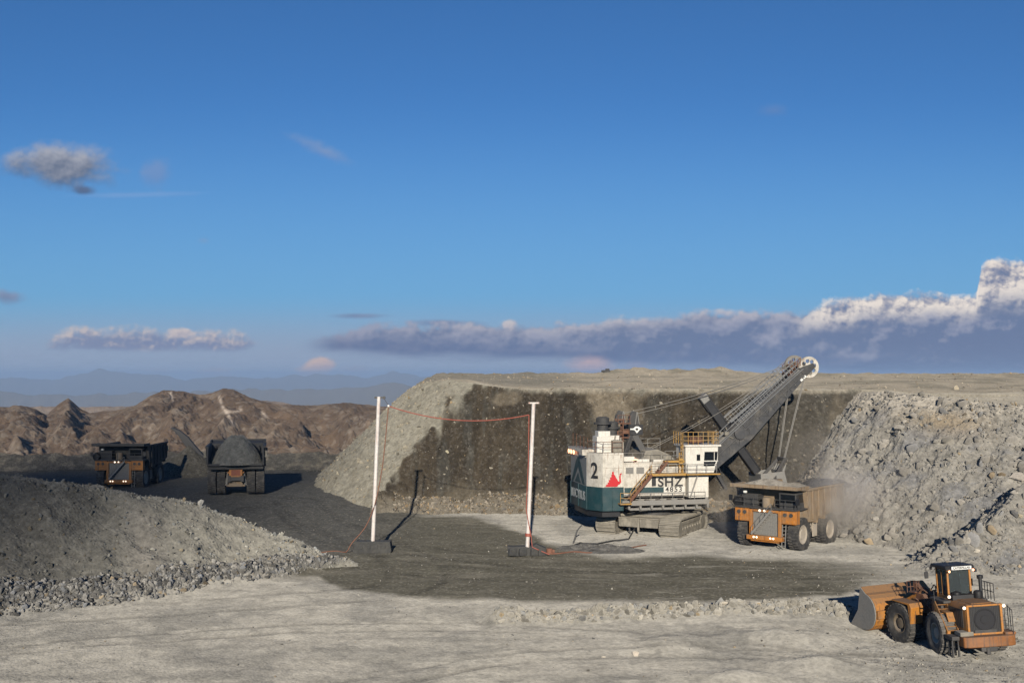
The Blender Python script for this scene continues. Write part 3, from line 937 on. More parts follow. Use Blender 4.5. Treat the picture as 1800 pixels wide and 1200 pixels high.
# conical heap at the pit edge
def heap_mesh(name, r, h, seed, col, sx=1.0, sy=1.0, p=1.0, rough=.12, n=64, m=26):
    th = np.linspace(0, 2*np.pi, n, endpoint=False); rr = np.linspace(0, 1, m)
    T, Q = np.meshgrid(th, rr, indexing='ij')
    X = np.cos(T)*Q*r*sx; Y = np.sin(T)*Q*r*sy
    Z = h*(1-Q**p)+rough*h*fbm(X*2.2/r+seed, Y*2.2/r, 4, seed)*np.minimum(1, (1-Q)*5)
    Z = Z-h*.05
    V = np.stack([X, Y, Z], -1).reshape(-1, 3)
    F = []
    for i in range(n):
        j = (i+1) % n
        for k in range(m-1): F.append((i*m+k, j*m+k, j*m+k+1, i*m+k+1))
    me = bpy.data.meshes.new(name)
    me.from_pydata(V.tolist(), [], F)
    ca = me.color_attributes.new('Col', 'FLOAT_COLOR', 'POINT')
    cv = np.array(col)[None]*(1+.25*fbm(V[:, 0]*1.5, V[:, 1]*1.5, 3, seed+3))[:, None]
    cc = np.ones((len(V), 4), np.float32); cc[:, :3] = cv
    ca.data.foreach_set('color', cc.ravel())
    me.polygons.foreach_set('use_smooth', [True]*len(me.polygons))
    me.materials.append(MT['muck'])
    o = bpy.data.objects.new(name, me)
    COL.objects.link(o)
    return o
q = at(331, 782, 196)
o = heap_mesh('gravel_pile', 7.4, q.z-1.2, 5, (.085, .08, .066), p=.95, rough=.05)
o.location = (q.x, q.y, 1.2+.3)
tag(o, 'cone of grey gravel at the pit edge between the two distant trucks', 'gravel pile')
# ------------------------------------------------------------------ haul truck (x forward, y left, z up)
def tyre_mb(c, r, w, lugs=30, rim_r=.56):
    mb = MB()
    h = w/2
    prof = [(r*rim_r, -h*.80), (r*.72, -h*.98), (r*.88, -h), (r*.955, -h*.90), (r*.965, -h*.55), (r*.965, h*.55), (r*.955, h*.90), (r*.88, h), (r*.72, h*.98), (r*rim_r, h*.80)]
    mb.lathe(prof, c, 'y', 48, ring=True)
    for k in range(lugs):
        for s in (-1, 1):
            a = 2*math.pi*(k+.25*s)/lugs
            M = Matrix.Translation(c) @ Matrix.Rotation(a, 4, 'Y')
            x0 = r*.945
            t = 2*math.pi*r/lugs*.30
            vs = []
            for X, g in ((x0, 1.0), (r, .85)):
                for Y, Z in ((s*.04*w, -t*g-.12*t), (s*h*.97, -t*g+.5*t), (s*h*.97, t*g+.5*t), (s*.04*w, t*g-.12*t)):
                    vs.append((X, Y, Z))
            mb.add(vs, [(0,3,2,1),(4,5,6,7),(0,1,5,4),(1,2,6,5),(2,3,7,6),(3,0,4,7)], M)
    return mb
def rim_mb(c, r, w, side, depth=.25, rim_r=.58):
    mb = MB()
    h = w/2*.78
    s = side
    prof = [(r*rim_r, -h*s), (r*rim_r, h*s), (r*rim_r*.90, h*s*1.02), (r*rim_r*.82, h*s-s*depth*.5), (r*rim_r*.55, h*s-s*depth), (r*rim_r*.52, h*s-s*depth*.2), (r*rim_r*.30, h*s-s*depth*.1)]
    mb.lathe(prof, c, 'y', 32)
    for k in range(12):
        a = 2*math.pi*k/12
        mb.tube((c[0]+math.cos(a)*r*rim_r*.68, c[1]+h*s-s*depth*.75, c[2]+math.sin(a)*r*rim_r*.68), (c[0]+math.cos(a)*r*rim_r*.68, c[1]+h*s-s*depth*.55, c[2]+math.sin(a)*r*rim_r*.68), .05, 6)
    return mb

def make_truck(label):
    t = thing('haul_truck', label, 'truck', group='haul trucks working in the pit')
    Rw = 1.8
    for x, y, s in ((3.0, -2.92, -1), (3.0, 2.92, 1), (-3.0, -3.22, -1), (-3.0, 3.22, 1), (-3.0, -1.98, -1), (-3.0, 1.98, 1)):
        w = 1.12
        wh = tyre_mb((x, y, Rw), Rw, w).build('wheel', MT['rubber'], t)
        rim_mb((x, y, Rw), Rw, w, s, .18 if x < 0 else .10).build('rim', MT['rim'], wh)
    mb = MB()
    for s in (-1, 1):
        mb.box((-.6, s*.85, 2.25), (10.0, .42, .85))
    for x in (-5.2, -1.6, 1.2, 4.2): mb.box((x, 0, 2.25), (.5, 1.5, .6))
    mb.box((3.4, 0, 2.6), (2.2, 1.5, 1.4))
    mb.build('chassis', MT['steel'], t, bevel=.03)
    MB().lathe([(.3, -1.5), (.62, -1.35), (.72, -.5), (.72, .5), (.62, 1.35), (.3, 1.5)], (-3.0, 0, Rw), 'y', 24).build('axle_housing', MT['dusty'], t)
    mb = MB().box((-4.2, 0, 1.55), (1.0, 1.9, .9)).box((-4.45, 0, 1.25), (.9, 2.5, .3))
    mb.build('rear_axle_box', MT['body'], t, bevel=.08)
    a = MB().box((-5.3, 0, 3.05), (.35, 1.75, 1.15)).box((-5.05, 0, 3.05), (.3, 2.2, .25))
    rp = a.build('rear_panel', MT['orange'], t, bevel=.04)
    MB().box((-5.49, 0, 3.05), (.03, 1.2, .75)).build('sign_plate', MT['redsign'], rp)
    for s in (-1, 1):
        MB().tube((-4.4, s*1.3, 1.3), (-4.7, s*1.05, 3.1), .15, 10).tube((-4.4, s*1.3, 1.3), (-4.55, s*1.17, 2.2), .22, 10).build('rear_strut', MT['greysteel'], t)
        MB().tube((3.0, s*1.9, .9), (3.0, s*1.65, 3.8), .22, 12).tube((3.0, s*1.95, .8), (3.0, s*1.78, 2.3), .32, 12).tube((3.0, s*1.2, Rw-.3), (3.0, s*2.6, Rw-.1), .3, 10).build('front_strut', MT['greysteel'], t)
        MB().tube((-.8, s*1.25, 2.2), (.9, s*1.2, 4.1), .2, 10).build('hoist_cylinder', MT['greysteel'], t)
    # front
    mb = MB()
    for s in (-1, 1): mb.box((4.85, s*1.68, 2.95), (.5, .34, 2.75))
    mb.box((4.85, 0, 4.22), (.5, 3.1, .26))
    g = mb.build('grille_frame', MT['orange'], t, bevel=.03)
    mb = MB().box((4.72, 0, 2.85), (.2, 3.0, 2.5))
    for k in range(15): mb.box((4.84, -1.4+k*.2, 2.85), (.05, .06, 2.5))
    for k in range(6): mb.box((4.86, 0, 1.8+k*.42), (.03, 3.0, .05))
    mb.build('grille', MT['greysteel'], g)
    mb = MB().box((5.0, 0, 1.38), (.75, 4.1, .5)).box((4.9, 0, 1.05), (.5, 3.3, .22))
    for k in (-1, 1): mb.box((5.36, k*.35, 1.38), (.08, .45, .5))
    bp = mb.build('bumper', MT['orange'], t, bevel=.05)
    for y in (-1.15, -.8, .8, 1.15):
        MB().lathe([(.02, 0), (.09, 0), (.11, .05), (.09, .08), (.02, .09)], (5.375, y, 1.42), 'x', 12).build('headlight', MT['lamp'], bp)
    for s in (-1, 1):
        mb = MB().box((4.62, s*2.72, 3.72), (.85, 1.72, 1.42)).box((5.06, s*2.35, 3.98), (.06, .62, .62)).box((5.06, s*3.08, 3.98), (.06, .55, .62)).box((5.06, s*2.7, 3.28), (.06, 1.35, .40))
        bx = mb.build('deck_box', MT['orange'], t, bevel=.05)
        for y in (2.35, 3.05):
            MB().lathe([(.02, 0), (.17, 0), (.21, .05), (.21, .09), (.05, .10)], (5.09, s*y, 3.98), 'x', 14).build('lamp_housing', MT['steel'], bx)
    for y in (-.28, .28):
        MB().lathe([(.02, 0), (.12, 0), (.13, .05), (.02, .07)], (5.11, y-.3, 4.24), 'x', 10).build('marker_light', MT['lamp'], g)
    mb = MB().box((3.6, 0, 4.5), (3.3, 7.3, .14))
    dk = mb.build('deck', MT['steel'], t, bevel=.02)
    MB().rail([(5.15, -3.55, 4.57), (5.15, -.2, 4.57)], 1.05, 1.1).rail([(5.15, -3.55, 4.57), (2.3, -3.55, 4.57)], 1.05, 1.1).build('handrail', MT['steel'], dk)
    MB().rail([(5.15, 3.55, 4.57), (5.15, 1.2, 4.57)], .95, 1.1).build('handrail', MT['steel'], dk)
    # cab on the truck's left
    mb = MB()
    mb.box((3.45, 2.3, 4.86), (2.0, 1.9, .62)); mb.box((3.45, 2.3, 6.12), (2.1, 2.0, .16))
    for x in (2.5, 4.4):
        for y in (1.4, 3.2): mb.box((x, y, 5.6), (.14, .14, .95))
    cb = mb.build('cab', MT['bodydark'], t, bevel=.04)
    mb = MB().box((4.42, 2.3, 5.6), (.04, 1.66, .86)).box((3.45, 3.22, 5.6), (1.76, .04, .86)).box((3.45, 1.38, 5.6), (1.76, .04, .86)).box((2.48, 2.3, 5.6), (.04, 1.66, .86))
    mb.build('window', MT['glass'], cb)
    # right-hand side of the deck: resistor cabinet and air cleaners
    MB().box((3.3, -2.3, 5.2), (1.7, 1.9, 1.25)).box((4.16, -2.3, 5.25), (.06, 1.5, .9)).build('cabinet', MT['bodydark'], t, bevel=.05)
    MB().lathe([(.05, -.55), (.42, -.55), (.48, -.45), (.48, .45), (.42, .55), (.05, .55)], (4.4, -.15, 5.05), 'z', 20).build('air_cleaner', MT['body'], t)
    MB().lathe([(.05, -.5), (.45, -.5), (.6, -.3), (.6, .3), (.45, .5), (.05, .5)], (4.2, -3.55, 5.0), 'x', 20).build('air_cleaner', MT['black'], t)
    for s in (-1, 1):
        MB().tube((4.9, s*3.6, 4.57), (5.35, s*3.85, 5.2), .04, 6).box((5.38, s*3.9, 5.45), (.10, .42, .62)).build('mirror', MT['black'], t)
    MB().lathe([(.05, 0), (.2, .02), (.24, .12), (.2, .24), (.05, .26)], (4.6, -2.6, 5.95), 'z', 14).build('beacon', MT['letter_white'], t)
    # stair across the grille, low ladder
    MB().stair((5.32, -1.35, 1.75), (5.32, .95, 4.35), .55, (1, 0, 0), 9, .24).rail([(5.55, -1.35, 1.75), (5.55, .95, 4.35)], .75, .9, .03, 0).build('stair', MT['greysteel'], t)
    mb = MB()
    for y in (1.95, 2.35): mb.beam((4.9, y-.1, .5), (4.9, y, 2.9), .08, .08)
    for k in range(6): mb.beam((4.9, 1.9, .7+k*.4), (4.9, 2.32, .7+k*.4), .06, .06)
    mb.build('ladder', MT['greysteel'], t)
    for s in (-1, 1):
        MB().lathe([(.05, -1.0), (.62, -1.0), (.68, -.9), (.68, .9), (.62, 1.0), (.05, 1.0)], (.2, s*2.25, 2.15), 'x', 20).box((.2, s*2.25, 2.9), (1.6, .9, .3)).box((-.55, s*3.0, 2.2), (.95, .12, 1.9)).build('fuel_tank', MT['rim'], t)
    # dump body
    mb = MB()
    W = 3.75
    mb.prism([(1.7, 3.05), (2.1, 3.05), (2.95, 6.45), (2.55, 6.45)], -W, W)                 # front wall
    mb.prism([(1.9, 3.05), (1.9, 3.35), (-6.35, 4.35), (-6.35, 4.05)], -W+.2, W-.2)           # floor
    mb.prism([(2.5, 6.35), (2.6, 6.6), (5.55, 6.85), (5.55, 6.68)], -W-.1, W+.1)             # canopy
    mb.prism([(5.35, 6.62), (5.62, 6.62), (5.62, 7.02), (5.35, 7.02)], -W-.15, W+.15)
    for s in (-1, 1):
        y0, y1 = (s*W, s*(W-.2)) if s < 0 else (s*(W-.2), s*W)
        mb.prism([(1.7, 3.05), (2.6, 6.55), (-6.0, 6.65), (-6.5, 5.9), (-6.4, 4.1)], y0, y1)
        mb.box((-1.75, s*(W+.06), 6.55), (8.7, .34, .26))
        for k in range(6):
            x = 1.4-k*1.45
            zb = 3.3+max(0, (1.9-x))*.125
            mb.prism([(x, zb), (x+.28, zb), (x+.28+.12, 6.5), (x+.12, 6.5)], *(sorted((s*W, s*(W+.16)))))
        mb.box((4.1, s*(W+.02), 6.78), (3.0, .25, .34))
    for k in range(4): mb.box((-5.6+k*1.9, 0, 3.75-k*.24), (.3, 2*W-.2, .45))
    for k in range(7): mb.box((2.35, -3.0+k*1.0, 4.7), (1.0, .18, 3.0), ry=R(-14))
    mb.build('dump_body', MT['bodydark'], t, bevel=.03)
    for s in (-1, 1):
        MB().box((-5.9, s*4.05, 5.6), (.12, .3, .9)).box((-5.9, s*3.85, 5.3), (.1, .5, .1)).build('reflector', MT['dusty'], t)
    return t

def put(t, px, py, d, heading, scale=1.0, dz=0.0):
    """stand a thing on the spot the photo row shows; heading = angle of its x axis from +X"""
    p = at(px, py, d)
    t.location = (p.x, p.y, p.z+dz)
    t.rotation_euler = (0, 0, heading)
    t.scale = (scale,)*3
    return p

def load_for(truck, h, seed, col, label, over=1.0, xs=-1.9, r=3.5, z=5.35, p=1.35, sy=.98):
    o = heap_mesh('rock_load', r, h, seed, col, sx=1.18*over, sy=sy, p=p, rough=.10)
    M = truck.matrix_basis
    o.location = M @ Vector((xs, 0, z))
    o.rotation_euler = truck.rotation_euler
    o.scale = truck.scale
    tag(o, label, 'rock load')
    return o
tr_a = make_truck('orange haul truck with lit headlights facing the camera, beside the long left mound')
tr_b = copy_tree(tr_a)
tr_b['label'] = 'haul truck seen from behind, driving away piled high with grey rock'
tr_c = copy_tree(tr_a)
tr_c['label'] = 'dusty orange haul truck parked under the shovel boom, dust rising behind it'
for o in list(tr_c.children):
    if o.name.startswith('dump_body'):
        o.data = o.data.copy(); o.data.materials[0] = MT['body']
put(tr_a, 229, 856, 178, R(-90), 1.02)
put(tr_b, 417, 863, 166, R(90+11.5), 1.04)
put(tr_c, 1383, 958, 128.5, R(-90-40), 1.03)
bpy.context.view_layer.update()
load_for(tr_a, 1.3, 11, (.09, .085, .075), 'low dark load just showing over the canopy of the truck facing the camera', r=3.2)
load_for(tr_b, 3.75, 12, (.13, .13, .118), 'tall grey rock heap filling the truck that drives away', over=1.1, xs=-2.35, z=4.35, p=2.1, r=3.85, sy=.93)
load_for(tr_c, 1.45, 13, (.19, .175, .15), 'dusty grey rock heap in the truck under the shovel', over=1.1)
# spill lying on the canopy of the truck under the shovel
o = heap_mesh('rock_spill', 3.4, .85, 14, (.20, .185, .16), sx=.42, sy=1.06, p=1.6, rough=.14)
o.location = tr_c.matrix_basis @ Vector((4.0, 0, 6.78))
o.rotation_euler = tr_c.rotation_euler
tag(o, 'layer of grey spilled rock lying on the canopy of the truck under the shovel', 'rock spill')
# ------------------------------------------------------------------ rope shovel (x forward along the boom, y left = away from the camera, z up)
SX, SY, SH = 17.3, 140.0, math.atan2(.208, .978)
sh = thing('mining_shovel', 'white and teal rope shovel on crawlers with its long boom raised over the truck', 'mining shovel', (SX, SY, hz(SX, SY)-.05), SH)
def rp(o): o.parent = sh; return o
# crawlers: their own heading, 62 degrees from +X in the world
CM = Matrix.Rotation(R(62)-SH, 4, 'Z')
for s in (-1, 1):
    L, Hc, W = 10.6, 2.15, 2.5
    yc = s*4.05
    r = Hc/2
    belt = MB(); belt.M = CM
    pts = []
    straight = L-2*r
    n_s, n_a = 20, 8
    for k in range(n_s): pts.append((-straight/2+straight*k/n_s, r+r, 0))
    for k in range(n_a): a = math.pi/2-math.pi*k/n_a; pts.append((straight/2+r*math.cos(a), r+r*math.sin(a), 0))
    for k in range(n_s): pts.append((straight/2-straight*k/n_s, 0, 0))
    for k in range(n_a): a = -math.pi/2-math.pi*k/n_a; pts.append((-straight/2+r*math.cos(a), r+r*math.sin(a), 0))
    N = len(pts)
    for k in range(N):
        a, b = Vector(pts[k]), Vector(pts[(k+1) % N])
        m = (a+b)/2; d = (b-a); ln = d.length; d.normalize()
        nrm = Vector((-d.y, d.x, 0))
        c = Vector((m.x, yc, m.y))
        ang = math.atan2(d.y, d.x)
        belt.box((c.x-nrm.x*.0, yc, c.z), (ln*.93, W, .20), ry=-ang)
        belt.box((c.x+nrm.x*.16, yc, c.z+nrm.y*.16), (ln*.30, W*.94, .14), ry=-ang)
        belt.box((c.x-nrm.x*.17, yc-.55, c.z-nrm.y*.17), (ln*.5, .35, .2), ry=-ang)
    tr = belt.build('crawler_track', MT['dusty'], sh, bevel=.02)
    fr = MB(); fr.M = CM
    fr.box((0, yc, r), (L-2.2, W*.62, 1.15))
    fr.box((0, yc, r+.45), (L-3.2, W*.72, .4))
    fr.build('track_frame', MT['dusty'], tr, bevel=.05)
    ro = MB(); ro.M = CM
    for k in range(9):
        ro.lathe([(.05, -.95), (.46, -.95), (.46, .95), (.05, .95)], (-3.6+k*.9, yc, .58), 'y', 16)
    ro.lathe([(.05, -1.0), (.86, -1.0), (.86, 1.0), (.05, 1.0)], (L/2-r, yc, r), 'y', 24)
    ro.lathe([(.05, -1.0), (.86, -1.0), (.86, 1.0), (.05, 1.0)], (-L/2+r, yc, r), 'y', 24)
    ro.build('track_roller', MT['dusty'], tr)
cb = MB(); cb.M = CM
cb.box((0, 0, 1.65), (6.6, 6.0, 1.4)); cb.box((-3.7, 0, 1.55), (1.6, 5.4, 1.1)); cb.box((-4.62, -1.35, 1.55), (.25, 2.4, 1.15)); cb.box((-4.62, 1.35, 1.55), (.25, 2.4, 1.15))
cb.box((-4.7, 0, 1.25), (.3, .25, 1.5)); cb.box((-4.5, 0, 2.05), (.6, 5.3, .12))
car = cb.build('carbody', MT['dusty'], sh, bevel=.06)
MB().lathe([(.2, 2.25), (3.3, 2.25), (3.3, 2.7), (3.55, 2.72), (3.55, 3.1), (3.1, 3.12), (3.1, 3.4), (.2, 3.4)], (0, 0, 0), 'z', 48).build('slew_ring', MT['steel'], sh)
# revolving frame and side decks
mb = MB()
mb.box((-.8, 0, 3.85), (13.6, 6.4, 1.0))
mb.box((-.4, -4.7, 3.95), (10.4, 2.2, .25)); mb.box((-.4, 4.7, 3.95), (10.4, 2.2, .25))
mb.box((-.4, -5.75, 4.15), (10.6, .12, .55)); mb.box((-.4, 5.75, 4.15), (10.6, .12, .55))
for k in range(8):
    mb.prism([(-4.9+k*1.4, 3.35), (-4.7+k*1.4, 3.35), (-4.6+k*1.4, 4.3), (-5.0+k*1.4, 4.3)], -5.6, -3.3)
mb.box((-.2, -5.2, 3.35), (9.0, .15, .28))
mb.box((5.4, 0, 4.4), (1.6, 5.2, 1.5))
mb.build('revolving_frame', MT['greysteel'], sh, bevel=.03)
# rear of the house: faceted counterweight box
REAR = [(-9.42, 3.6), (-9.42, -3.6), (-8.06, -5.7), (-5.5, -5.7), (-5.5, 5.7), (-8.06, 5.7)]
def inset(poly, k, dx=0): return [(-7+(x+7)*k+dx, y*k) for x, y in poly]
mb = MB()
mb.prism(REAR, 3.25, 6.02, 'xy')
for (x, y) in ((-9.44, -3.6), (-8.07, -5.71), (-6.9, -5.72), (-5.6, -5.72), (-9.44, 0), (-9.44, 3.6)): mb.box((x, y, 4.65), (.10, .10, 2.74))
cw = mb.build('counterweight', MT['teal'], sh, bevel=.04)
MB().prism(inset(REAR, .86), 2.5, 3.24, 'xy').build('counterweight_skirt', MT['black'], cw)
mb = MB().prism(inset(REAR, .995), 6.03, 10.0, 'xy')
mb.prism([(-8.07, -5.69), (-5.55, -5.69), (-5.55, -5.73), (-8.07, -5.73)], 9.82, 10.06, 'xy')
mb.box((-6.8, -5.70, 8.3), (2.5, .06, .06)); mb.box((-6.75, -5.70, 7.9), (.05, .06, 3.7)); mb.box((-7.9, -5.70, 8), (.08, .08, 3.8)); mb.box((-5.62, -5.70, 8), (.08, .08, 3.8))
hr = mb.build('rear_house', MT['white'], sh, bevel=.04)
MB().prism([(-9.44, 3.55), (-9.44, -3.55), (-9.41, -3.55), (-9.41, 3.55)], 6.1, 9.4, 'xy').build('rear_panel', MT['grey_teal'], hr)
MB().prism([(-9.75, 3.7), (-9.75, -2.6), (-8.2, -2.8), (-8.2, 3.7)], 9.95, 10.35, 'xy').box((-9.5, -2.8, 10.0), (.9, 1.3, .7)).build('rear_canopy', MT['white'], hr, bevel=.03)
MB().rail([(-9.2, 3.4, 10.35), (-9.2, -3.2, 10.1)], 1.6, 1.8).rail([(-9.2, -3.2, 10.05), (-7.9, -5.3, 10.05), (-5.6, -5.4, 10.05)], 1.25, 1.3).build('handrail', MT['rust'], hr)
for y in (3.7, 2.6, 1.4):
    MB().lathe([(.03, 0), (.26, .02), (.30, .12), (.03, .2)], (-9.80, y-.2, 9.75), 'x', 12).build('tail_lamp', MT['lamp_warm'], hr)
# lettering and emblems on the rear
def onface(o, right, up=(0, 0, 1)): return face_matrix(o, right, up)
text_mesh('lettering', 'BUCYRUS', 1.5, onface((-9.50, 0.05, 4.75), (0, -1, 0)), MT['letter_grey'], cw, .02, .98)
Mx = onface((-9.47, 0, 6.1), (0, -1, 0))
flat_mesh('emblem', [[(-3.1, .05), (-2.3, .05), (-.05, 2.0), (1.9, .05), (2.9, .05), (1.3, 2.2), (.4, 3.15), (-.4, 3.15), (-1.5, 2.1)], [(-1.6, .1), (1.2, .1), (-.05, 1.25)]], Mx, MT['teal'], hr)
ch = Vector((-8.06+9.42, -5.7+3.6, 0)).normalized()
text_mesh('lettering', '2', 2.6, onface((-8.74-.06, -4.65-.05, 7.85), ch), MT['letter'], hr, .05, .9)
# red beast emblem painted on the near chamfer
beast = [(0.0, 0), (.25, .12), (.20, .28), (.42, .26), (.38, .50), (.58, .52), (.50, .78), (.72, .80), (.66, 1.05), (.86, 1.12), (.84, 1.38), (.94, 1.46), (.92, 1.72), (1.05, 1.78), (1.16, 1.68), (1.12, 1.46), (1.28, 1.30), (1.40, 1.02), (1.56, .82), (1.66, .62), (1.80, .58), (1.78, 1.15), (1.86, 1.50), (2.06, 1.58), (2.08, 1.46), (1.96, 1.38), (1.95, .95), (2.02, .52), (1.84, .28), (1.66, .22), (1.56, 0)]
flat_mesh('emblem', [[(x*1.02, y*1.0) for x, y in beast]], onface((-7.9, -5.76, 6.12), (1, 0, 0)), MT['red'], hr)
# main house
mb = MB()
mb.box((-1.6, 0, 6.85), (7.9, 10.2, 3.95))
for k in range(7): mb.box((-5.2+k*1.2, -5.11, 7.3), (.07, .05, 3.0))
mb.box((-1.6, -5.12, 8.80), (7.9, .10, .16))
mb.box((3.9, 0, 6.0), (3.2, 8.6, 2.6))
hs = mb.build('machinery_house', MT['white'], sh, bevel=.04)
for x in (-4.6, -3.3, 3.0):
    mb = MB().box((x, -5.12 if x < 2 else -4.32, 7.9 if x < 2 else 6.7), (.95, .04, .75))
    for k in range(7): mb.box((x, -5.16 if x < 2 else -4.36, (7.6 if x < 2 else 6.4)+k*.1), (.9, .05, .03))
    mb.build('vent', MT['greysteel'], hs)
MB().box((-1.95, -5.14, 5.58), (6.6, .05, .62)).box((4.6, -4.33, 5.6), (1.7, .05, .62)).build('teal_stripe', MT['teal'], hs)
MB().box((-1.6, -5.16, 5.08), (7.8, .10, .26)).build('sill', MT['white'], hs)
MB().box((-1.62, -5.15, 6.55), (.5, .05, 1.05)).build('house_door', MT['letter'], hs)
text_mesh('lettering', 'SHZ', 1.5, onface((.42, -5.17, 6.43), (1, 0, 0)), MT['letter'], hs, .035, 1.06, space=1.12)
text_mesh('lettering', '4853', .82, onface((.85, -5.20, 5.58), (1, 0, 0)), MT['letter'], hs, .012, 1.12, space=1.2)
mb = MB().box((.95, -5.15, 5.58), (2.7, .06, .70)); mb.build('number_plate', MT['white_clean'], hs)
# roof: dusty humps, lockers, lamps
mb = MB()
mb.prism([(-2.6, 8.84), (-2.1, 10.1), (-.6, 10.25), (1.1, 9.5), (1.7, 8.84)], -3.6, 2.5)
mb.prism([(-4.8, 8.84), (-4.6, 9.35), (-3.3, 9.35), (-3.1, 8.84)], -4.6, -3.0)
mb.box((-4.3, 1.0, 9.5), (1.6, 3.2, 1.3))
mb.build('roof_housing', MT['dusty'], hs, bevel=.08)
MB().box((-4.6, -4.6, 9.25), (1.3, .8, .6)).box((-2.9, -4.7, 9.05), (1.6, .5, .35)).box((-.9, -4.75, 9.0), (1.4, .4, .3)).build('roof_locker', MT['white_clean'], hs, bevel=.04)
MB().lathe([(.03, 0), (.25, .02), (.28, .12), (.03, .2)], (-3.95, -5.3, 9.12), 'z', 12).build('roof_lamp', MT['lamp_warm'], hs)
MB().rail([(-5.4, -4.95, 8.85), (-.6, -4.95, 8.85)], 1.1, 1.2, .03).build('handrail', MT['greysteel'], hs)
MB().rail([(-4.4, 3.5, 8.85), (2.2, 3.5, 8.85)], 2.3, 1.5, .035, 3).build('handrail', MT['greysteel'], hs)
# two filter towers
for x, y, w, z0, z1 in ((-7.35, -3.2, 1.55, 10.0, 12.5), (-5.75, -1.8, 1.5, 10.0, 11.9)):
    mb = MB()
    mb.box((x, y, (z0+z1)/2-.3), (w*1.25, w*1.25, z1-z0-.6)); mb.box((x, y, z1-.35), (w*.95, w*.95, .75))
    tw = mb.build('filter_tower', MT['white_clean'], sh, bevel=.05)
    MB().lathe([(.2, 0), (w*.42, 0), (w*.42, .75), (w*.68, .8), (w*.68, 1.02), (w*.5, 1.05), (w*.5, 1.55), (w*.3, 1.7), (.05, 1.7)], (x, y, z1), 'z', 24).build('filter_cap', MT['bodydark'], tw)
MB().box((-6.0, -4.2, 10.75), (1.2, 1.4, 1.4)).tube((-6.6, -4.9, 10.1), (-6.2, -4.6, 12.0), .10, 8).tube((-5.7, -4.9, 10.1), (-5.6, -4.8, 11.8), .10, 8).box((-5.2, -3.6, 10.6), (.6, .5, 1.2)).build('air_intake', MT['dusty'], sh, bevel=.05)
# gantry (A-frame)
mb = MB()
for s in (-1, 1):
    mb.beam((-2.9, s*1.5, 12.1), (-1.3, s*2.0, 9.0), .62, .75)
    mb.beam((-3.2, s*1.5, 12.1), (-4.4, s*1.9, 9.0), .55, .55)
    mb.beam((-3.1, s*1.45, 11.2), (-3.1, s*1.45, 13.3), .5, .9)
mb.beam((-3.0, -1.9, 12.6), (-3.0, 1.9, 12.6), .6, .7)
ga = mb.build('gantry', MT['steel'], sh, bevel=.04)
MB().box((-2.75, -1.95, 12.55), (1.62, .12, 1.25)).build('gantry_panel', MT['black'], ga)
Mp = onface((-2.75, -2.03, 12.58), (1, 0, 0))
flat_mesh('emblem', [[(-.78, -.03), (-.78, .13), (-.40, .13), (-.28, .24), (-.12, .38), (.26, .38), (.42, .24), (.56, .18), (.62, .02), (.48, -.02), (.36, -.10), (.06, -.46), (-.22, -.10), (-.42, -.03)],
                     [(-.16, .04), (.06, .22), (.26, .04), (.06, -.18)]], Mp, MT['letter_white'], ga)
for x, y in ((-3.75, 1.3), (-2.85, -1.3)):
    mb = MB()
    for s in (-.25, .25):
        mb.prism([(x-.75, 13.1), (x+.6, 13.1), (x+.25, 14.7), (x-.15, 14.8), (x-.6, 14.1)], y+s-.06, y+s+.06)
    mb.lathe([(.1, -.16), (.62, -.16), (.54, 0), (.62, .16), (.1, .16)], (x, y, 13.9), 'y', 24)
    mb.build('rope_sheave', MT['steel'], ga)
    MB().beam((x+.05, y-.42, 13.2), (x+.25, y-.42, 14.7), .08, .08).beam((x+.55, y-.42, 13.2), (x+.3, y-.42, 14.7), .08, .08).build('equalizer', MT['greysteel'], ga)
mb = MB()
for x in (-5.0, -4.35):
    for y in (-1.7, -.9): mb.beam((x, y, 9.0), (x, y, 13.9), .12, .12)
for k in range(11): mb.beam((-5.0, -1.7, 9.3+k*.44), (-4.35, -1.7, 9.3+k*.44), .07, .07)
mb.box((-4.4, -1.2, 11.6), (1.7, 1.3, .12)); mb.box((-4.2, -1.2, 13.3), (1.6, 1.3, .12)); mb.box((-3.9, -1.3, 12.3), (.7, .6, .5))
mb.rail([(-5.0, -1.8, 13.3), (-3.5, -1.8, 13.3)], 1.0, .7, .04); mb.rail([(-5.1, -1.8, 11.6), (-3.6, -1.8, 11.6)], 1.0, .7, .04)
mb.build('gantry_ladder', MT['rust'], ga)
# cab
mb = MB()
CX0, CX1, CY0, CY1 = 2.05, 6.15, -5.95, -2.7
mb.prism([(CX0, 7.55), (CX1-.55, 7.55), (CX1-.05, 9.0), (CX1, 10.65), (CX0, 10.65)], CY0, CY1)
cab = mb.build('cab', MT['white_clean'], sh, bevel=.05)
MB().box(((CX0+CX1)/2+.05, (CY0+CY1)/2, 10.78), (4.6, 3.7, .24)).build('cab_roof', MT['white_clean'], cab, bevel=.04)
w = MB().prism([(4.35, 9.02), (5.98, 9.02), (6.05, 10.05), (4.42, 10.05)], CY0-.05, CY0+.02).prism([(4.30, 8.35), (5.62, 8.35), (5.86, 8.86), (4.33, 8.86)], CY0-.05, CY0+.02)
w.box((CX1-.02, (CY0+CY1)/2, 9.7), (.06, 2.7, 1.3))
wi = w.build('window', MT['glass'], cab)
MB().box((5.62, CY0-.06, 9.5), (.07, .05, 1.05)).box((5.2, CY0-.07, 8.94), (1.75, .08, .10)).build('window_frame', MT['white_clean'], wi)
dr_ = MB().box((3.62, CY0-.03, 8.72), (.78, .07, 2.1)).build('cab_door', MT['white_clean'], cab, bevel=.02)
MB().box((3.62, CY0-.08, 9.38), (.44, .05, .72)).build('door_window', MT['glass'], dr_)
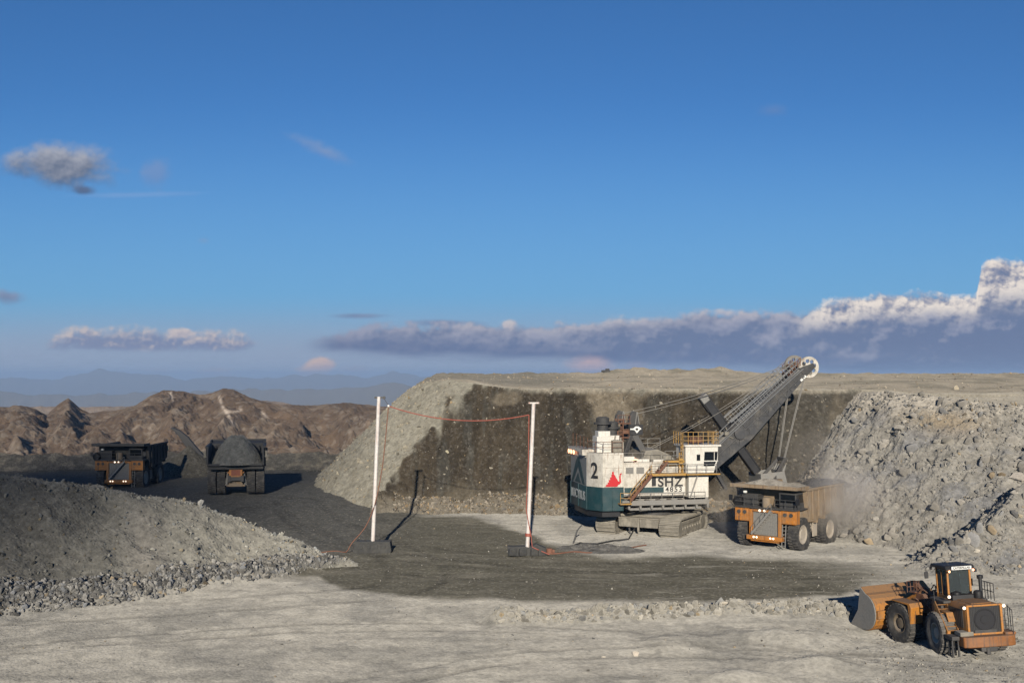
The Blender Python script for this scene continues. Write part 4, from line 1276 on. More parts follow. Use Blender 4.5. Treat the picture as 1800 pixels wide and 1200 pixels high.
MB().rail([(CX0-.3, CY0, 10.9), (CX1, CY0, 10.9), (CX1, CY1, 10.9)], 1.5, .65, .04, 2).rail([(CX0-.3, CY0, 10.9), (CX0-.3, CY1, 10.9)], 1.5, .8, .04, 2).build('handrail', MT['yellow'], cab)
MB().box((3.9, -4.2, 11.35), (1.6, 1.0, .7)).build('air_conditioner', MT['rust'], cab, bevel=.04)
mb = MB()
for y in (-5.7, -5.15): mb.beam((1.78, y, 7.6), (1.78, y, 12.4), .12, .12)
for k in range(11): mb.beam((1.78, -5.7, 7.9+k*.42), (1.78, -5.15, 7.9+k*.42), .07, .07)
mb.box((1.5, -5.5, 8.95), (.5, .9, .7)); mb.beam((1.3, -5.8, 7.6), (1.3, -5.8, 10.0), .10, .10)
mb.build('cab_ladder', MT['yellow'], cab)
# walkways and stairs on the near side
mb = MB().box((-.25, -5.75, 7.45), (4.6, 1.2, .30)).box((4.0, -6.35, 7.45), (4.2, .8, .16)).box((.7, -5.5, 8.95), (2.4, .9, .26)).box((.9, -5.4, 8.5), (2.1, .5, .10))
wk = mb.build('walkway', MT['yellow'], sh, bevel=.02)
MB().rail([(-2.4, -6.3, 7.6), (1.9, -6.3, 7.6), (2.0, -6.72, 7.55), (5.6, -6.72, 7.55)], 1.1, 1.1, .032).rail([(-.5, -5.9, 9.1), (1.7, -5.9, 9.1)], 1.1, 1.0, .032).build('handrail', MT['greysteel'], wk)
mb = MB()
mb.beam((3.6, -6.0, 7.4), (2.75, -5.6, 4.6), .16, .16)
mb.prism([(2.55, 7.35), (3.9, 5.9), (2.75, 6.0)], -5.4, -5.2)
mb.build('walkway_brace', MT['greysteel'], wk)
MB().stair((-5.0, -6.25, 4.55), (-2.4, -6.25, 7.5), .95, (0, 1, 0), 12, .34).build('stair', MT['rust'], sh)
MB().rail([(-5.0, -6.72, 4.6), (-2.4, -6.72, 7.55)], 1.05, .9, .04).rail([(-6.1, -6.3, 4.2), (-5.0, -6.72, 4.2)], 1.2, .9, .04).box((-5.55, -6.1, 4.15), (1.4, 1.3, .14)).build('stair_rail', MT['yellow'], sh)
MB().stair((-1.5, -5.95, 7.6), (-.3, -5.95, 9.0), .8, (0, 1, 0), 7, .30).build('stair', MT['rust'], sh)
MB().stair((5.7, -6.3, 7.5), (6.9, -6.3, 5.6), .8, (0, 1, 0), 8, .30).rail([(5.7, -6.7, 7.5), (6.9, -6.7, 5.6)], 1.0, .8, .03).build('stair', MT['steel'], sh)
MB().box((3.85, -4.7, 5.9), (2.5, 1.7, 2.6)).build('cab_support', MT['white_clean'], sh, bevel=.04)
MB().rail([(-4.9, -5.75, 4.4), (4.6, -5.75, 4.4)], .9, 1.3, .03).build('deck_rail', MT['greysteel'], sh)
# boom
F0 = Vector((5.0, 0, 6.9)); T0 = Vector((20.2, 0, 20.05))
bd = (T0-F0).normalized(); bn = Vector((-bd.z, 0, bd.x))
LB = (T0-F0).length
def bp_(t, n, y): return F0+bd*(LB*t)+bn*n+Vector((0, y, 0))
mb = MB()
for s in (-1, 1):
    prof = [(0.0, -.35), (.10, -1.25), (.42, -1.60), (.88, -.75), (.99, -.55), (1.0, .45), (.86, .75), (.42, 1.15), (.08, .75), (0.0, .35)]
    V = []
    y0, y1 = s*1.25-.42, s*1.25+.42
    for yy in (y0, y1):
        for tt_, n_ in prof: V.append(bp_(tt_, n_, yy*(1-.25*tt_)))
    n = len(prof)
    mb.add(V, [(k, (k+1) % n, n+(k+1) % n, n+k) for k in range(n)]+[tuple(range(n-1, -1, -1)), tuple(range(n, 2*n))])
for tt_ in (.12, .30, .58, .72, .86): mb.beam(bp_(tt_, 0, -1.2), bp_(tt_, 0, 1.2), .5, 1.0, up=bn)
bo = mb.build('boom', MT['boom'], sh, bevel=.04)
mb = MB()
for s in (-1, 1):
    mb.beam(bp_(.42, 1.22, s*1.35), bp_(.97, .62, s*1.05), .30, .10, up=bn)
    mb.beam(bp_(.38, 1.9, s*1.75), bp_(.93, 1.5, s*1.3), .10, .14, up=bn)
mb.beam(bp_(.42, 1.2, -1.0), bp_(.97, .6, -.8), .7, .06, up=bn)
for k in range(22):
    t_ = .40+k*.025
    mb.beam(bp_(t_, .9, -1.75+.4*(t_-.4)), bp_(t_, 2.0, -1.75+.4*(t_-.4)), .06, .06)
    mb.beam(bp_(t_, .9, 1.75-.4*(t_-.4)), bp_(t_, 2.0, 1.75-.4*(t_-.4)), .06, .06)
for nn in (1.0, 1.45, 2.0):
    mb.beam(bp_(.12, nn, -1.75), bp_(.95, nn, -1.4), .07, .07)
    mb.beam(bp_(.40, nn, 1.75), bp_(.95, nn, 1.4), .06, .06)
mb.beam(bp_(.10, .95, -1.75), bp_(.96, .55, -1.35), .75, .07, up=bn)
mb.build('boom_walkway', MT['boomtop'], bo)
for s in (-1, 1):                                # cross bracing on the girder sides
    mb = MB()
    for k in range(10):
        t0, t1 = .08+k*.086, .08+(k+1)*.086
        h0, h1 = (np.interp(q, [0, .1, .42, .88, 1], [.3, .8, 1.0, .5, .3]) for q in (t0, t1))
        y0, y1 = (s*(1.25*(1-.25*q)+.45) for q in (t0, t1))
        mb.beam(bp_(t0, -h0, y0), bp_(t1, h1*.75, y1), .07, .11, up=bn)
        mb.beam(bp_(t0, h0*.75, y0), bp_(t1, -h1, y1), .07, .11, up=bn)
    mb.build('boom_bracing', MT['boom'], bo)
mb = MB()                                        # stiffeners, pipes and bolted plates on the girder sides
for s in (-1, 1):
    for k in range(17):
        t_ = .06+k*.054
        y_ = s*(1.25*(1-.25*t_)+.43)
        h_ = np.interp(t_, [0, .1, .42, .88, 1], [.3, .95, 1.30, .62, .4])
        mb.beam(bp_(t_, -h_, y_), bp_(t_, h_*.72, y_), .06, .14, up=bd)
    for n_, r_ in ((-.15, .07), (.12, .05), (.30, .05)):
        mb.tube(bp_(.05, n_, s*1.72), bp_(.96, n_*.8, s*1.40), r_, 6)
    for k in range(12):
        t_ = random.uniform(.1, .9)
        mb.box(bp_(t_, random.uniform(-.5, .5), s*(1.25*(1-.25*t_)+.46)), (random.uniform(.3, .9), .10, random.uniform(.25, .5)), ry=-R(41))
mb.build('boom_fittings', MT['boom'], bo)
mb = MB()
mb.beam(bp_(.86, -.45, -1.35), bp_(.95, -.45, -1.30), .12, .28, up=bn)
mb.build('boom_lamp', MT['letter_white'], bo)
mb = MB()                                        # shipper shaft gear and crowd machinery clutter
for k in range(60):
    t_ = random.uniform(.06, .36); n_ = random.uniform(.7, 2.2)
    a = bp_(t_, n_, random.uniform(-1.8, 1.8))
    mb.beam(a, a+Vector((random.uniform(-.9, .9), random.uniform(-.4, .4), random.uniform(-.5, .7))), .09, .09)
for k in range(16):
    t_ = random.uniform(.05, .32)
    mb.box(bp_(t_, random.uniform(.6, 1.3), random.uniform(-1.7, 1.7)), (.5, .5, .4), ry=random.uniform(-1, 1))
MB().lathe([(.1, -1.95), (.75, -1.95), (.75, -1.7), (.4, -1.7), (.4, 1.7), (.75, 1.7), (.75, 1.95), (.1, 1.95)], bp_(.38, .1, 0), 'y', 24).build('shipper_shaft', MT['boom'], bo)
mb.box(bp_(.18, .95, 0), (4.4, 3.2, .25), ry=-R(41))
mb.build('crowd_gear', MT['dusty'], bo)
# boom point sheaves
def sheave(name, c, r, mat, parent):
    circ = lambda R_, n, x=0, y=0: [(x+R_*math.cos(2*math.pi*k/n), y+R_*math.sin(2*math.pi*k/n)) for k in range(n)]
    holes = [circ(r*.205, 16, r*.60*math.cos(2*math.pi*(k+.3)/8), r*.60*math.sin(2*math.pi*(k+.3)/8)) for k in range(8)]
    o = flat_mesh(name, [circ(r, 48)]+holes, face_matrix(c, (1, 0, 0), (0, 0, 1)), mat, parent, .10)
    MB().lathe([(r*.94, -.13), (r*1.04, -.16), (r*1.0, 0), (r*1.04, .16), (r*.94, .13)], c, 'y', 40, ring=True).lathe([(.02, -.2), (r*.22, -.2), (r*.22, .2), (.02, .2)], c, 'y', 18).build('sheave_rim', mat, o)
    return o
sheave('boom_point_sheave', (20.2, -1.12, 20.15), 1.28, MT['white'], bo)
sheave('boom_point_sheave', (19.35, 1.12, 20.35), 1.28, MT['rope'], bo)
mb = MB()
mb.prism([(19.2, 19.3), (20.2, 19.35), (21.05, 20.2), (20.7, 20.65), (19.6, 20.3), (18.8, 20.0)], -1.45, -1.30)
mb.prism([(18.6, 18.9), (20.2, 19.35), (21.05, 20.2), (20.7, 20.65), (19.0, 20.6)], -.80, -.62)
mb.prism([(18.6, 18.9), (20.2, 19.35), (21.05, 20.2), (20.7, 20.65), (19.0, 20.6)], .70, .85)
mb.tube((20.45, -1.5, 20.15), (20.45, 1.5, 20.15), .22, 12)
mb.build('boom_point', MT['steel'], bo, bevel=.03)
MB().rail([(17.6, -1.3, 19.0), (19.0, -1.3, 20.3)], 1.0, .5, .05).rail([(17.8, 1.3, 19.2), (19.2, 1.3, 20.4)], 1.2, .5, .05).box((18.0, 0, 19.3), (.8, 1.8, .5)).box((18.5, .4, 20.2), (.8, 1.0, .6)).build('boom_point_platform', MT['rust'], bo)
# crowd handle
HA = Vector((6.75, 0, 16.1)); HB = Vector((13.7, 0, 6.9))
hd_ = (HB-HA).normalized()
mb = MB().beam(HA, HB, .95, .95).beam(HA-hd_*.5, HA+hd_*1.6, .6, 1.2)
mb.beam(HA+Vector((.35, -.5, .35)), HB+Vector((.35, -.5, .35)), .12, .2)
ha = mb.build('dipper_handle', MT['black'], sh, bevel=.12)
MB().beam(HA-hd_*.6, HA+hd_*.35, 1.05, 1.05).build('handle_end', MT['greysteel'], ha, bevel=.05)
# dipper, open downwards over the truck
dp = MB()
dc = HB+Vector((1.5, 0, -1.6))
W = 1.9
side = [(-1.7, 1.6), (1.3, 1.9), (2.1, -1.2), (1.4, -1.9), (-1.4, -1.5)]
for s in (-1, 1):
    dp.prism([(dc.x+x, dc.z+z) for x, z in side], *(sorted((s*W, s*(W-.18)))))
for a, b in zip(side[:-1], side[1:]):
    if a == side[0]: continue
    dp.beam((dc.x+a[0], 0, dc.z+a[1]), (dc.x+b[0], 0, dc.z+b[1]), 2*W, .18)
dp.beam((dc.x-1.7, 0, dc.z+1.6), (dc.x-1.4, 0, dc.z-1.5), 2*W, .18)
for k in range(6): dp.beam((dc.x+1.3, -1.6+k*.64, dc.z+1.85), (dc.x+1.7, -1.6+k*.64, dc.z+2.7), .28, .34, .14, .12)
di = dp.build('dipper', MT['greysteel'], sh, bevel=.05)
mb = MB()
for s in (-1, 1):
    mb.beam((dc.x-.2, s*2.0, dc.z+.6), (dc.x+1.9, s*.9, dc.z+3.3), .3, .4)
mb.beam((dc.x+1.9, -1.0, dc.z+3.3), (dc.x+1.9, 1.0, dc.z+3.3), .45, .45)
mb.build('dipper_bail', MT['steel'], di, bevel=.05)
for y in (-1.12, -.8, .8, 1.12):
    xt = 21.4 if y < 0 else 20.3
    MB().path([(xt-1.7 if y < 0 else xt-1.6, y, 18.9), (dc.x+1.9, y*.8, dc.z+3.4)], .055, 6).build('hoist_rope', MT['rope'], sh)
for y0, y1, z1 in ((-1.3, -.9, 20.9), (-1.1, -.6, 20.7), (1.1, .6, 20.9), (1.3, .9, 20.7)):
    x0 = -2.7 if y0 < 0 else -3.6
    MB().path([Vector((x0, y0, 14.4)).lerp(Vector((19.4, y1, z1)), k/12)-Vector((0, 0, .5*math.sin(math.pi*k/12))) for k in range(13)], .034, 6).build('suspension_rope', MT['rope'], sh)
for y0 in (-.5, .5):
    MB().path([Vector((-.6, y0, 10.0)).lerp(Vector((19.4, y0*1.6, 21.5)), k/12)-Vector((0, 0, .7*math.sin(math.pi*k/12))) for k in range(13)], .032, 6).build('hoist_rope', MT['rope'], sh)
# ------------------------------------------------------------------ wheel loader (x forward = away from the camera, y left, z up), rear frame origin between the axles at the hitch
ld = thing('wheel_loader', 'orange articulated wheel loader seen from behind with its bucket lowered, on the pale gravel', 'wheel loader')
RW = 1.46
HX0 = 2.45                                        # hitch is ahead of the rear axle at x = 0
ART = R(15)
AM = Matrix.Translation((HX0, 0, 0)) @ Matrix.Rotation(ART, 4, 'Z')
def wheel(c, s, M, mat, rmat):
    a = tyre_mb((0, 0, 0), RW, 1.05, 26, .50)
    b = rim_mb((0, 0, 0), RW, 1.05, s, .42, .50)
    for q in (a, b): q.v = [M @ (p+Vector(c)) for p in q.v]
    wh = a.build('wheel', mat, ld)
    b.build('rim', rmat, wh)
I4 = Matrix.Identity(4)
wheel((0, 1.80, RW), 1, I4, MT['rubber_light'], MT['rim'])
wheel((0, -1.80, RW), -1, I4, MT['rubber_light'], MT['rim'])
wheel((3.0, 1.80, RW), 1, AM, MT['rubber'], MT['rim_dark'])
wheel((3.0, -1.80, RW), -1, AM, MT['rubber'], MT['rim_dark'])
MB().tube((0, -1.5, RW), (0, 1.5, RW), .36, 14).box((0, 0, RW), (.9, .9, .9)).build('rear_axle', MT['steel'], ld, bevel=.05)
mb = MB(); mb.M = AM
mb.tube((3.0, -1.5, RW), (3.0, 1.5, RW), .36, 14).box((3.0, 0, RW), (.9, .9, .9))
mb.build('front_axle', MT['steel'], ld, bevel=.05)
# rear frame, hood, grille, counterweight
MB().box((-.5, 0, 1.55), (5.2, 1.5, 1.0)).box((2.3, 0, 1.7), (.7, 1.1, 1.7)).build('rear_frame', MT['steel'], ld, bevel=.04)
mb = MB()
sec = [(-1.22, 1.95), (1.22, 1.95), (1.22, 3.35), (.95, 3.72), (-.95, 3.72), (-1.22, 3.35)]
mb.prism(sec, -2.95, 1.0, 'yz')
mb.box((-1.0, 0, 3.74), (3.4, 1.4, .06))
ho = mb.build('hood', MT['loader'], ld, bevel=.06)
for s in (-1, 1):
    mb = MB().box((-1.2, s*1.235, 2.75), (2.6, .05, 1.2))
    for k in range(9): mb.box((-2.3+k*.27, s*1.26, 2.75), (.06, .04, 1.1))
    mb.build('side_grille', MT['black'], ho)
mb = MB()
mb.box((-3.02, 1.13, 2.72), (.2, .16, 1.95)).box((-3.02, -1.13, 2.72), (.2, .16, 1.95)).box((-3.02, 0, 3.66), (.2, 2.42, .13)).box((-3.02, 0, 1.80), (.2, 2.42, .14))
gr = mb.build('grille_frame', MT['loader'], ld, bevel=.03)
mb = MB().box((-2.97, 0, 2.72), (.06, 2.12, 1.76))
for k in range(19): mb.box((-3.02, -1.0+k*.111, 2.72), (.04, .022, 1.74))
for k in range(7): mb.box((-3.03, 0, 2.0+k*.24), (.03, 2.1, .022))
g2 = mb.build('grille', MT['letter'], gr)
MB().lathe([(.05, 0), (.28, .01), (.30, .05), (.62, .05), (.68, .0), (.74, .05), (.05, .06)], (-3.10, 0, 2.72), 'x', 32).build('fan', MT['seat'], g2)
for y in (1.34, -1.34):
    MB().lathe([(.02, 0), (.09, .0), (.11, .05), (.02, .09)], (-3.12, y, 3.55), 'x', 12).build('work_lamp', MT['lamp'], gr)
MB().lathe([(.02, 0), (.09, 0), (.11, .05), (.02, .09)], (-.6, 1.25, 3.95), 'x', 12).build('work_lamp', MT['lamp'], ho)
mb = MB()
mb.prism([(-3.55, -1.75), (-3.75, -1.4), (-3.75, 1.4), (-3.55, 1.75), (-2.6, 1.75), (-2.6, -1.75)], 1.02, 1.72, 'xy')
mb.box((-2.9, -1.5, 1.78), (1.1, .75, .22))
cw = mb.build('counterweight', MT['loader_dark'], ld, bevel=.06)
MB().box((-2.75, 1.35, 1.85), (1.0, .9, .28)).build('counterweight_deck', MT['dusty'], cw, bevel=.04)
MB().box((-3.0, 0, .85), (.9, 1.1, .35)).box((-3.3, .1, .72), (.5, .25, .45)).build('tow_hitch', MT['steel'], ld, bevel=.04)
# steps at the rear left, orange stair up to the cab
mb = MB()
for y in (1.75, 2.15): mb.box((-2.1, y, .95), (.12, .12, 1.3))
for k in range(3): mb.box((-2.1, 1.95, .45+k*.42), (.16, .42, .07))
for y in (1.75, 2.15): mb.box((-2.65, y, .85), (.12, .12, 1.1))
mb.box((-2.3, 1.9, 1.55), (1.2, .7, .25))
mb.build('step', MT['steel'], ld, bevel=.02)
MB().box((-1.15, 1.60, 1.75), (.8, .75, .25)).stair((-1.6, 1.62, 1.7), (.25, 1.62, 3.5), .75, (0, 1, 0), 7, .40).build('stair', MT['loader'], ld, bevel=.03)
MB().tube((.2, 2.0, 3.3), (.2, 2.0, 4.3), .03, 6).build('handrail', MT['steel'], ld)
MB().rail([(-2.2, -1.3, 1.95), (-2.9, -1.65, 1.95), (-3.5, -1.65, 1.75)], 1.55, .28, .028, 0).build('handrail', MT['steel'], ld)
for s in (-1, 1):
    MB().prism([(-1.35, 2.4), (-1.0, 3.0), (.9, 3.05), (1.3, 2.6), (1.1, 2.6), (.8, 2.92), (-.95, 2.88), (-1.25, 2.4)], *(sorted((s*1.25, s*1.75)))).build('rear_fender', MT['loader'], ld, bevel=.03)
# platform and cab
MB().box((1.0, 0, 3.55), (2.5, 3.1, .16)).box((1.3, 1.0, 3.0), (1.6, .9, 1.0)).build('platform', MT['steel'], ld, bevel=.03)
mb = MB()
X0, X1, Y0, Y1 = .35, 2.15, -.98, .98
for x, y in ((X0, Y0), (X0, Y1), (X1, Y0), (X1, Y1)): mb.box((x, y, 4.75), (.17, .17, 2.4))
mb.box((X0, 0, 3.75), (.12, 1.9, .30)); mb.box((X1, 0, 3.75), (.12, 1.9, .30)); mb.box((1.25, Y0, 3.75), (1.8, .12, .30)); mb.box((1.25, Y1, 3.75), (1.8, .12, .30))
mb.box((1.3, Y1, 4.7), (.10, .12, 2.3))
cab = mb.build('cab', MT['loader'], ld, bevel=.03)
mb = MB()
mb.prism([(-.12, 5.95), (2.75, 5.95), (2.55, 6.22), (.1, 6.28)], -1.28, 1.28)
rf = mb.build('cab_roof', MT['black'], cab, bevel=.06)
MB().box((-.16, -.05, 6.10), (.06, 1.75, .26)).build('sign_plate', MT['letter_white'], rf)
text_mesh('lettering', 'CATERPILLAR', .235, face_matrix((-.20, -.05, 6.10), (0, -1, 0), (0, 0, 1)), MT['letter'], rf, .006, 1.0, .004, 1.05)
mb = MB().box((X1, 0, 4.95), (.03, 1.76, 2.0)).box((1.25, Y0, 4.95), (1.62, .03, 2.0)).box((1.25, Y1, 4.95), (1.62, .03, 2.0)).box((X0, 0, 4.95), (.03, 1.76, 2.0))
m, nt, bs, out = new_mat('tinted_glass')
bs.inputs['Base Color'].default_value = (.22, .26, .27, 1); bs.inputs['Roughness'].default_value = .03
bs.inputs['Transmission Weight'].default_value = .85; bs.inputs['IOR'].default_value = 1.05
MT['tint'] = m
mb.build('window', MT['tint'], cab)
MB().box((1.25, 0, 4.25), (.7, .75, .25)).box((.95, 0, 4.8), (.22, .7, .95)).box((.92, 0, 5.38), (.15, .4, .3)).build('seat', MT['seat'], cab, bevel=.08)
MB().box((1.25, .62, 4.2), (.9, .3, .7)).tube((1.85, 0, 4.2), (1.7, 0, 4.75), .06, 8).lathe([(.20, -.03), (.26, 0), (.20, .03), (.16, 0)], (1.68, 0, 4.8), 'x', 20).build('control_console', MT['steel'], cab, bevel=.03)
for y, z in ((1.02, 5.86), (-1.08, 5.90)):
    MB().lathe([(.02, 0), (.08, 0), (.10, .05), (.02, .08)], (-.20, y, z), 'x', 12).build('work_lamp', MT['lamp_warm'], cab)
for x, y in ((-.05, -1.32), (2.5, 1.3), (2.5, -1.3)):
    MB().box((x, y, 5.85), (.25, .16, .26)).build('lamp_housing', MT['black'], cab, bevel=.03)
MB().tube((.2, -.2, 6.25), (.2, -.2, 7.35), .02, 5).tube((.9, .5, 6.25), (1.0, 1.1, 7.0), .018, 5).build('aerial', MT['black'], cab)
MB().path([(1.9, 1.1, 6.0), (1.9, 1.9, 6.05), (1.9, 2.05, 5.95), (1.9, 2.05, 5.6)], .035, 6).box((1.9, 2.05, 5.40), (.10, .32, .52)).build('mirror', MT['black'], cab, bevel=.02)
MB().path([(1.9, -1.0, 5.0), (1.4, -1.5, 5.0), (1.4, -1.55, 4.9)], .035, 6).box((1.35, -1.6, 4.72), (.10, .30, .55)).build('mirror', MT['black'], cab, bevel=.02)
MB().box((.15, .65, 3.6), (.35, .12, .9)).box((.10, .4, 3.5), (.3, .1, .7)).build('fire_extinguisher', MT['red'], ld, bevel=.03)
CT = Matrix.Translation((0, .12, 3.6)) @ Matrix.Diagonal((1, .80, .89, 1)) @ Matrix.Translation((0, 0, -3.6))
for o in [cab]+list(cab.children_recursive): o.data.transform(CT)
# exhaust, pre-cleaner and handrails right of the cab
MB().tube((-.2, -1.15, 3.7), (-.2, -1.15, 5.0), .12, 12).lathe([(.05, 0), (.2, .02), (.22, .25), (.05, .3)], (-.2, -1.15, 5.0), 'z', 16).build('exhaust_pipe', MT['black'], ld)
MB().lathe([(.05, 0), (.26, 0), (.30, .1), (.30, .45), (.2, .55), (.05, .55)], (-.6, -.75, 3.75), 'z', 18).lathe([(.05, 0), (.26, 0), (.30, .1), (.30, .4), (.05, .5)], (.0, .5, 3.75), 'z', 18).box((-.2, .2, 3.85), (.7, 1.6, .35)).build('pre_cleaner', MT['black'], ld)
MB().rail([(.4, -1.5, 3.65), (-.9, -1.5, 3.65), (-1.5, -1.45, 3.65)], 1.15, .42, .03, 1).build('handrail', MT['steel'], ld)
# front frame
mb = MB(); mb.M = AM
mb.box((1.8, 0, 1.75), (3.4, 1.3, 1.1)); mb.prism([(.9, 2.2), (2.0, 3.55), (2.7, 3.55), (3.4, 2.1)], -.75, -.45); mb.prism([(.9, 2.2), (2.0, 3.55), (2.7, 3.55), (3.4, 2.1)], .45, .75)
mb.box((2.2, 0, 3.2), (.5, 1.5, .5)); mb.box((.9, 0, 2.3), (1.2, 1.3, .9))
mb.build('front_frame', MT['rust'], ld, bevel=.04)
for s in (-1, 1):
    mb = MB(); mb.M = AM
    mb.prism([(1.55, 1.55), (1.35, 2.75), (1.55, 3.05), (3.6, 3.15), (3.6, 3.05), (1.75, 2.9), (1.62, 1.55)], *(sorted((s*1.25, s*2.30))))
    mb.build('front_fender', MT['loader'], ld, bevel=.03)
mb = MB(); mb.M = AM
for s in (-1, 1):
    mb.beam((2.3, s*.62, 3.35), (4.1, s*.62, 2.6), .22, .75); mb.beam((4.1, s*.62, 2.6), (5.6, s*.62, 1.4), .22, .75, .22, .5)
mb.beam((4.0, -.62, 2.6), (4.0, .62, 2.6), .5, .5)
mb.build('lift_arm', MT['loader'], ld, bevel=.04)
mb = MB(); mb.M = AM
mb.beam((3.6, 0, 4.1), (3.9, 0, 2.3), .3, .5); mb.tube((1.9, 0, 3.3), (3.5, 0, 4.0), .16, 10); mb.beam((3.9, 0, 2.4), (5.4, 0, 1.7), .18, .3)
for s in (-1, 1): mb.tube((1.4, s*.4, 1.8), (3.9, s*.5, 2.3), .14, 10)
for k in range(14):
    p = Vector((random.uniform(.6, 2.6), random.uniform(-.9, .9), random.uniform(2.2, 3.9)))
    mb.path([p, p+Vector((.4, .1, .25)), p+Vector((.8, random.uniform(-.3, .3), -.1))], .045, 5)
mb.build('tilt_linkage', MT['rust'], ld)
mb = MB(); mb.M = AM
mb.box((2.7, .9, 3.65), (.7, .5, .08)); mb.rail([(2.4, .7, 3.6), (3.0, .7, 3.6), (3.0, 1.3, 3.6)], .8, .3, .03, 1)
mb.build('front_platform', MT['rust'], ld)
# bucket: curved shell with side plates
mb = MB(); mb.M = AM
BW = 2.75
arc = []
cx, cz, rr = 6.35, 1.95, 1.38
for k in range(11):
    a = R(100+k*17.0)
    arc.append((cx+rr*math.cos(a), cz+rr*math.sin(a)))
shell = [(cx+.35, cz+rr+.42)]+arc+[(8.0, .62), (8.55, .62)]
for a, b in zip(shell[:-1], shell[1:]):
    mb.beam((a[0], 0, a[1]), (b[0]+(b[0]-a[0])*.02, 0, b[1]+(b[1]-a[1])*.02), 2*BW, .09)
for k in range(9): mb.prism([(cx-.12, cz+rr-.35), (cx-.35, cz+rr+.25-.5), (cx+.3, cz+rr+.42), (cx+.36, cz+rr+.30)], -BW+.12+k*.66, -BW+.24+k*.66)
mb.box((cx-.22, 0, cz+rr-.30), (.34, 2*BW, .12))
mb.beam((cx-rr-.12, -BW, cz-.1), (cx-rr-.12, BW, cz-.1), .25, .6)
bk = mb.build('bucket', MT['loader'], ld, bevel=.02)
for s in (-1, 1):
    mb = MB(); mb.M = AM
    mb.prism(shell+[(8.2, .9), (7.2, 2.0), (6.75, cz+rr+.3)], *(sorted((s*BW, s*(BW+.10)))))
    mb.build('bucket_side', MT['greysteel'], bk, bevel=.02)
mb = MB(); mb.M = AM
for k in range(8): mb.beam((8.45, -2.3+k*.657, .62), (8.95, -2.3+k*.657, .58), .22, .16, .12, .06)
mb.build('bucket_tooth', MT['greysteel'], bk)
# place it: rear axle contact and front axle contact read from the photo
p0 = at(1702, 1146, 78.6)
ld.location = (p0.x, p0.y, p0.z)
ld.rotation_euler = (R(-3.2), R(3.5), R(92))
# ------------------------------------------------------------------ cable poles
def pole(pxb, pyb, pxt, pyt, d, label, group):
    b = at(pxb, pyb, d); tpt = at(pxt, pyt, d)
    gz = hz(b.x, b.y)
    t = thing('cable_pole', label, 'pole', (b.x, b.y, gz), 0, group)
    L = tpt-Vector((b.x, b.y, gz))
    mb = MB().tube((0, 0, .6), L, .215, 16, .195)
    for k in (.36, .68): mb.tube(L*k, L*k+L.normalized()*.10, .235, 16)
    return t, L, mb
lp, LL, mb = pole(655, 958, 666, 697, 122.5, 'left white pole on a long dark concrete block, orange cable tied to it', 'white cable poles')
mb.build('mast', MT['pole'], lp)
mb = MB()
mb.prism([(-2.0, 0), (2.0, 0), (2.1, .25), (1.95, 1.25), (-1.75, 1.25), (-2.05, .4)], -.8, .8)
for x in (-1.2, -.4, .4, 1.2): mb.box((x, -.82, .72), (.5, .10, .42))
base = mb.build('base_block', MT['concrete'], lp, bevel=.22)
bm_ = MB()
for v in base.data.vertices: pass
MB().beam(LL+Vector((-.35, 0, -.1)), LL+Vector((.55, 0, -.1)), .18, .18).tube(LL+Vector((.5, 0, -.12)), LL+Vector((1.05, -.1, -.95)), .03, 6).lathe([(.02, -.15), (.16, -.15), (.16, .15), (.02, .15)], LL+Vector((.55, 0, -.1)), 'y', 12).lathe([(.02, -.12), (.13, -.12), (.13, .12), (.02, .12)], LL+Vector((-.35, 0, -.1)), 'y', 12).build('cross_arm', MT['steel'], lp)
MB().lathe([(.02, 0), (.12, .02), (.12, .22), (.02, .25)], LL+Vector((1.05, -.1, -1.1)), 'z', 10).build('insulator', MT['letter_white'], lp)
rp_, RL, mb = pole(927, 962, 938, 708, 120.5, 'white pole nearer the shovel with a T-shaped top, on a low heap of dark blocks', 'white cable poles')
mb.build('mast', MT['pole'], rp_)
MB().beam(RL+Vector((-.55, 0, 0)), RL+Vector((.60, 0, 0)), .22, .16).build('cross_arm', MT['pole'], rp_, bevel=.02)
mb = MB()
mb.prism([(-2.1, 0), (2.0, 0), (1.95, .8), (.9, 1.25), (.2, .85), (-.4, 1.0), (-1.5, .95), (-2.1, 1.0)], -.75, .75)
for x, r_ in ((-1.6, .5), (-.5, .42), (.7, .5), (1.5, .4)): mb.box((x, -.75, .45), (.8, .5, .75), rz=r_, ry=.2*r_)
mb.build('base_block', MT['concrete'], rp_, bevel=.08)
MB().lathe([(.22, -.16), (.34, -.16), (.34, .16), (.22, .16)], RL*.135, 'z', 16, ring=True).build('red_band', MT['cable'], rp_)

